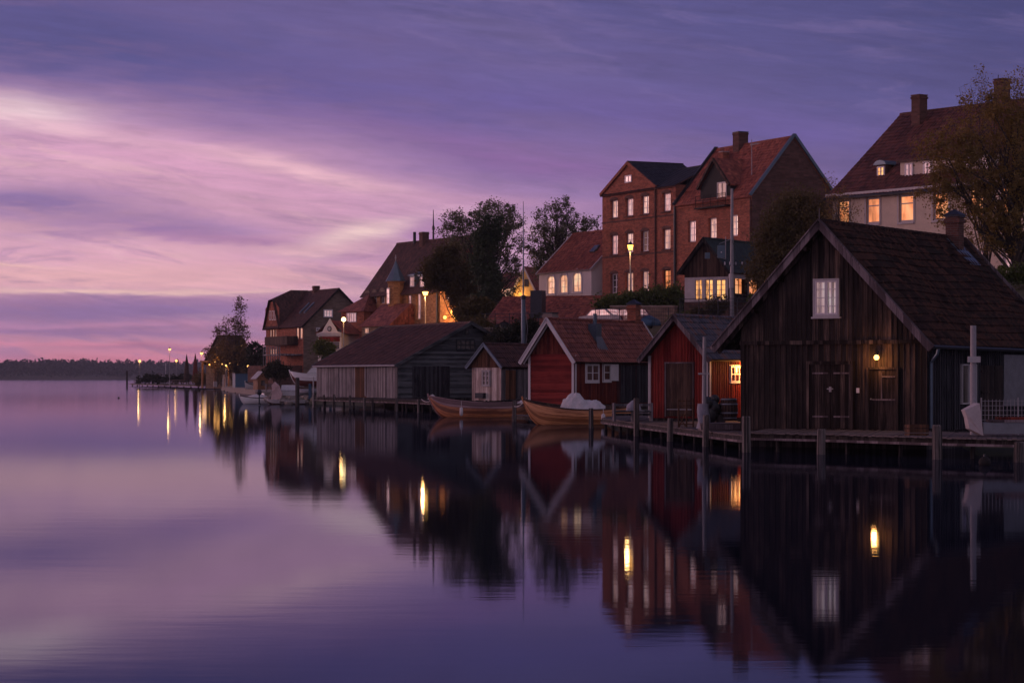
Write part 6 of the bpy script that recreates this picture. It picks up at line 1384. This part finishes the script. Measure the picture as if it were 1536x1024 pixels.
for px, s, lab, mt, top in ((280, 7.0, 'closed dark parasol on the pier, left one of the two', 'brown', 531), (293, 7.3, 'closed red brown parasol on the pier, right one of the two', 'red_old', 530)):
    X, Y = XY(px, s); h = ZZ(top, s) - .75; r = thing('parasol', lab, 'parasol', (X, Y, .75), 0, 'closed parasols on the pier')
    MB().tube([(0, 0, 0), (0, 0, h)], .06, 6).build('pole', M['dkwood'], r); MB().lathe([(.5, .9), (.62, 1.5), (.42, h * .62), (.16, h * .9), (.03, h)], n=10).build('canopy', M[mt], r); MB().box(-.5, .5, -.5, .5, -.05, .12).build('base', M['stone'], r)
for i, px in enumerate((321.5, 324.5)):
    X, Y = XY(px, 8.5); o = MB().lathe([(.16, -.1), (.16, .75), (.1, .85)], n=8).build('bollard', M['offwhite']); o.location = (X, Y, .75); tag(o, ('left' if i == 0 else 'right') + ' one of two pale bollards on the quay before the restaurant', 'bollard', 'bollards on the quay')
X, Y = XY(391, 11.6); r = thing('playhouse', 'small lamplit wooden playhouse on the lawn by the quay', 'playhouse', (X, Y, .75), R_(30))
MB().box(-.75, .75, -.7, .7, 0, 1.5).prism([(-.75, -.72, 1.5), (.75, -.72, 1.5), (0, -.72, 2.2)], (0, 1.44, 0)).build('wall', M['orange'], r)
for g in (-1, 1): MB().beam((g * 1.05, 0, 1.35), (0, 0, 2.35), 1.7, .07, (0, 0, 1)).build('roof', M['offwhite'], r)
MB().box(-.25, .25, -.74, -.70, .5, 1.2).build('window', M['pane_dark'], r)
X, Y = XY(377, 11.4); r, b_, s_ = make_boat('dinghy', 'small white dinghy laid up on the lawn left of the wooden playhouse', 'dinghy', (X, Y, .8), R_(215), 2.2, 1.1, .7, .3, .05, True, [M['whiteh']], 4, R_(-20), 12, 'offwhite', draft=0)
MB().box(-.9, -.7, -.4, .4, -.1, .1).build('chock', M['dkwood'], r)
# hidden service lamp of the quay gives the warm foot of the birch: real lamp on a bracket post
X, Y = XY(343, 8.4); r = thing('garden_lamp', 'orange lit timber lamp post at the foot of the birch', 'lamp post', (X, Y, .7))
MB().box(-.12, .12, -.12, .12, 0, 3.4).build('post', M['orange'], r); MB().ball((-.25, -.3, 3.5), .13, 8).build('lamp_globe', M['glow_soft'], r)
l = bpy.data.lights.new('lamp_light', 'POINT'); l.energy = 200; l.color = (1, .45, .12); l.shadow_soft_size = .2
o = bpy.data.objects.new('lamp_light', l); COL.objects.link(o); o.parent = r; o.location = (-.6, -.8, 3.2)
# a pale sailing mast and a blue container by the restaurant
X, Y = XY(248.5, 5.2); r = thing('sail_mast', 'thin white sailing boat mast behind the pier', 'mast', (X, Y, 0)); MB().tube([(0, 0, .3), (0, 0, 6.5)], .06, 6).build('pole', M['white'], r); MB().lathe([(.05, -.2), (.8, .3), (.9, .75)], n=12, sx=2.6).build('hull', M['offwhite'], r)
X, Y = XY(362, 9.2); r = thing('storage_shed', 'teal blue storage shed behind the birch trunk', 'shed', (X, Y, .6), R_(20)); MB().box(-1.0, 1.6, 0, 2, 0, 2.3).build('wall', M['blue'], r); MB().box(-1.1, 1.7, -.1, 2.1, 2.31, 2.42).build('roof', M['dkmetal'], r)

tree('round_shrub', 'dark shrub right of the lit veranda windows, under the broad dark tree', 'shrub', 1148, 21.8, 6.6, [(1140, 452, 14, 10), (1156, 446, 14, 12)], 2400, .1, 'leaf_hedge', .05, 50, 43, .3)
tree('round_shrub', 'low shrub at the wire fence above the red boathouse brick chimney', 'shrub', 1012, 21, 5.2, [(1012, 482, 10, 7), (1028, 480, 9, 7)], 1600, .1, 'leaf_hedge', .05, 40, 44, .25)
tree('round_shrub', 'low olive shrub at the left end of the broad red tiled roof', 'shrub', 720, 19.8, 4.0, [(716, 488, 14, 9), (730, 492, 10, 7)], 2000, .11, 'leaf_olive', .05, 46, 45, .28)
X, Y = XY(350, 8.3); r = thing('string_lights', 'string of warm bulbs hung through the lower birch crown', 'string lights', (X, Y, 2.2))
pts = [(-3.2, -.6, 2.9), (-1.9, -.9, 2.5), (-.5, -1.0, 2.7), (1.0, -.9, 2.4), (2.5, -.7, 2.9), (1.4, .4, 5.9)]
MB().tube([(p[0], p[1], p[2] + .12) for p in pts[:5]], .02, 4).build('cable', M['dkmetal'], r); MB().tube([(2.5, -.7, 3.0), (1.4, .4, 6.0)], .02, 4).build('cable', M['dkmetal'], r)
for i, p in enumerate(pts): MB().ball(p, .13, 8).build('bulb', M['glow_far'], r)
for i in (0, 2, 4):
    l = bpy.data.lights.new('bulb_light', 'POINT'); l.energy = 140; l.color = (1, .42, .10); l.shadow_soft_size = .6; o = bpy.data.objects.new('bulb_light', l); COL.objects.link(o); o.parent = r; o.location = (pts[i][0] + .4, pts[i][1] - .5, pts[i][2] + .5)
# shore clutter between the quay and the grey boathouse
rg = random.Random(12); mb = MB()
for i in range(70):
    px = rg.uniform(398, 476); s = rg.uniform(13.2, 17.5); X, Y = XY(px, s); r0 = rg.uniform(.15, .42); a = len(mb.v); mb.ball((X, Y, rg.uniform(.0, .45)), r0, 6, rz=r0 * .7)
    for k in range(a, len(mb.v)): q = mb.v[k]; mb.v[k] = (q[0] + rg.uniform(-.06, .06), q[1] + rg.uniform(-.06, .06), q[2] + rg.uniform(-.05, .05))
tag(mb.build('shore_rocks', M['stone']), 'jumble of shore rocks behind the moored motorboats', 'rocks', kind='stuff')
X, Y = XY(436, 14.5); r = thing('log_stack', 'stack of cut firewood logs on the bank behind the motorboats', 'wood stack', (X, Y, .55), .2); mb = MB()
for z_ in range(4):
    for i in range(8 - z_): mb.tube([(i * .28 + z_ * .14 - 1, -.5, .15 + z_ * .25), (i * .28 + z_ * .14 - 1, .5, .15 + z_ * .25)], .13, 8)
mb.build('logs', M['rust_wood'], r); MB().box(-1.2, 1.2, -.5, .5, -.05, .02).build('bearer', M['dkwood'], r)
X, Y = XY(408, 13.2); r = thing('garden_bench', 'weathered bench on the bank left of the firewood logs', 'bench', (X, Y, .7), .3)
for z_ in (.55, .75): MB().box(-.8, .8, .18, .22, z_, z_ + .12).build('back_slat', M['grey_wall'], r)
MB().box(-.8, .8, -.2, .2, .40, .45).build('seat', M['grey_wall'], r)
for q in (-.72, .66): MB().box(q, q + .07, -.18, .2, -.1, .9).build('leg', M['grey_wall'], r)
X, Y = XY(461, 15.4); r, b_, s_ = make_boat('dinghy', 'grey dinghy drawn up on the bank below the cabin cruiser', 'dinghy', (X, Y, .55), R_(170), 2.6, 1.2, .55, .2, .05, True, [M['metal']], 4, R_(14), 12, 'dkwood', draft=0)
lamp(372, 9.4, .7, 549, 'low warm garden lamp on the lawn between birch and playhouse', 'globe', 14, gr=.16, mat='glow_far')
lamp(339, 8.9, .75, 548, 'low warm lamp left of the birch trunk on the quay', 'globe', 14, gr=.15, mat='glow_far')
tree('round_shrub', 'dark shrub at the water edge left of the cabin cruiser', 'shrub', 416, 12.2, .8, [(412, 553, 12, 9), (424, 557, 12, 8), (404, 558, 9, 7)], 2600, .16, 'leaf_dark', .05, 60, 41, .3)
# ------------------------------------------------------------------ evening haze box
mb = MB(); mb.box(-1690, 1690, -50, 3550, -2.6, 75)
hz = mb.build('haze', HAZE_MAT, uv=False); hz['kind'] = 'stuff'; hz['label'] = 'thin evening haze over the lake and the far shore'
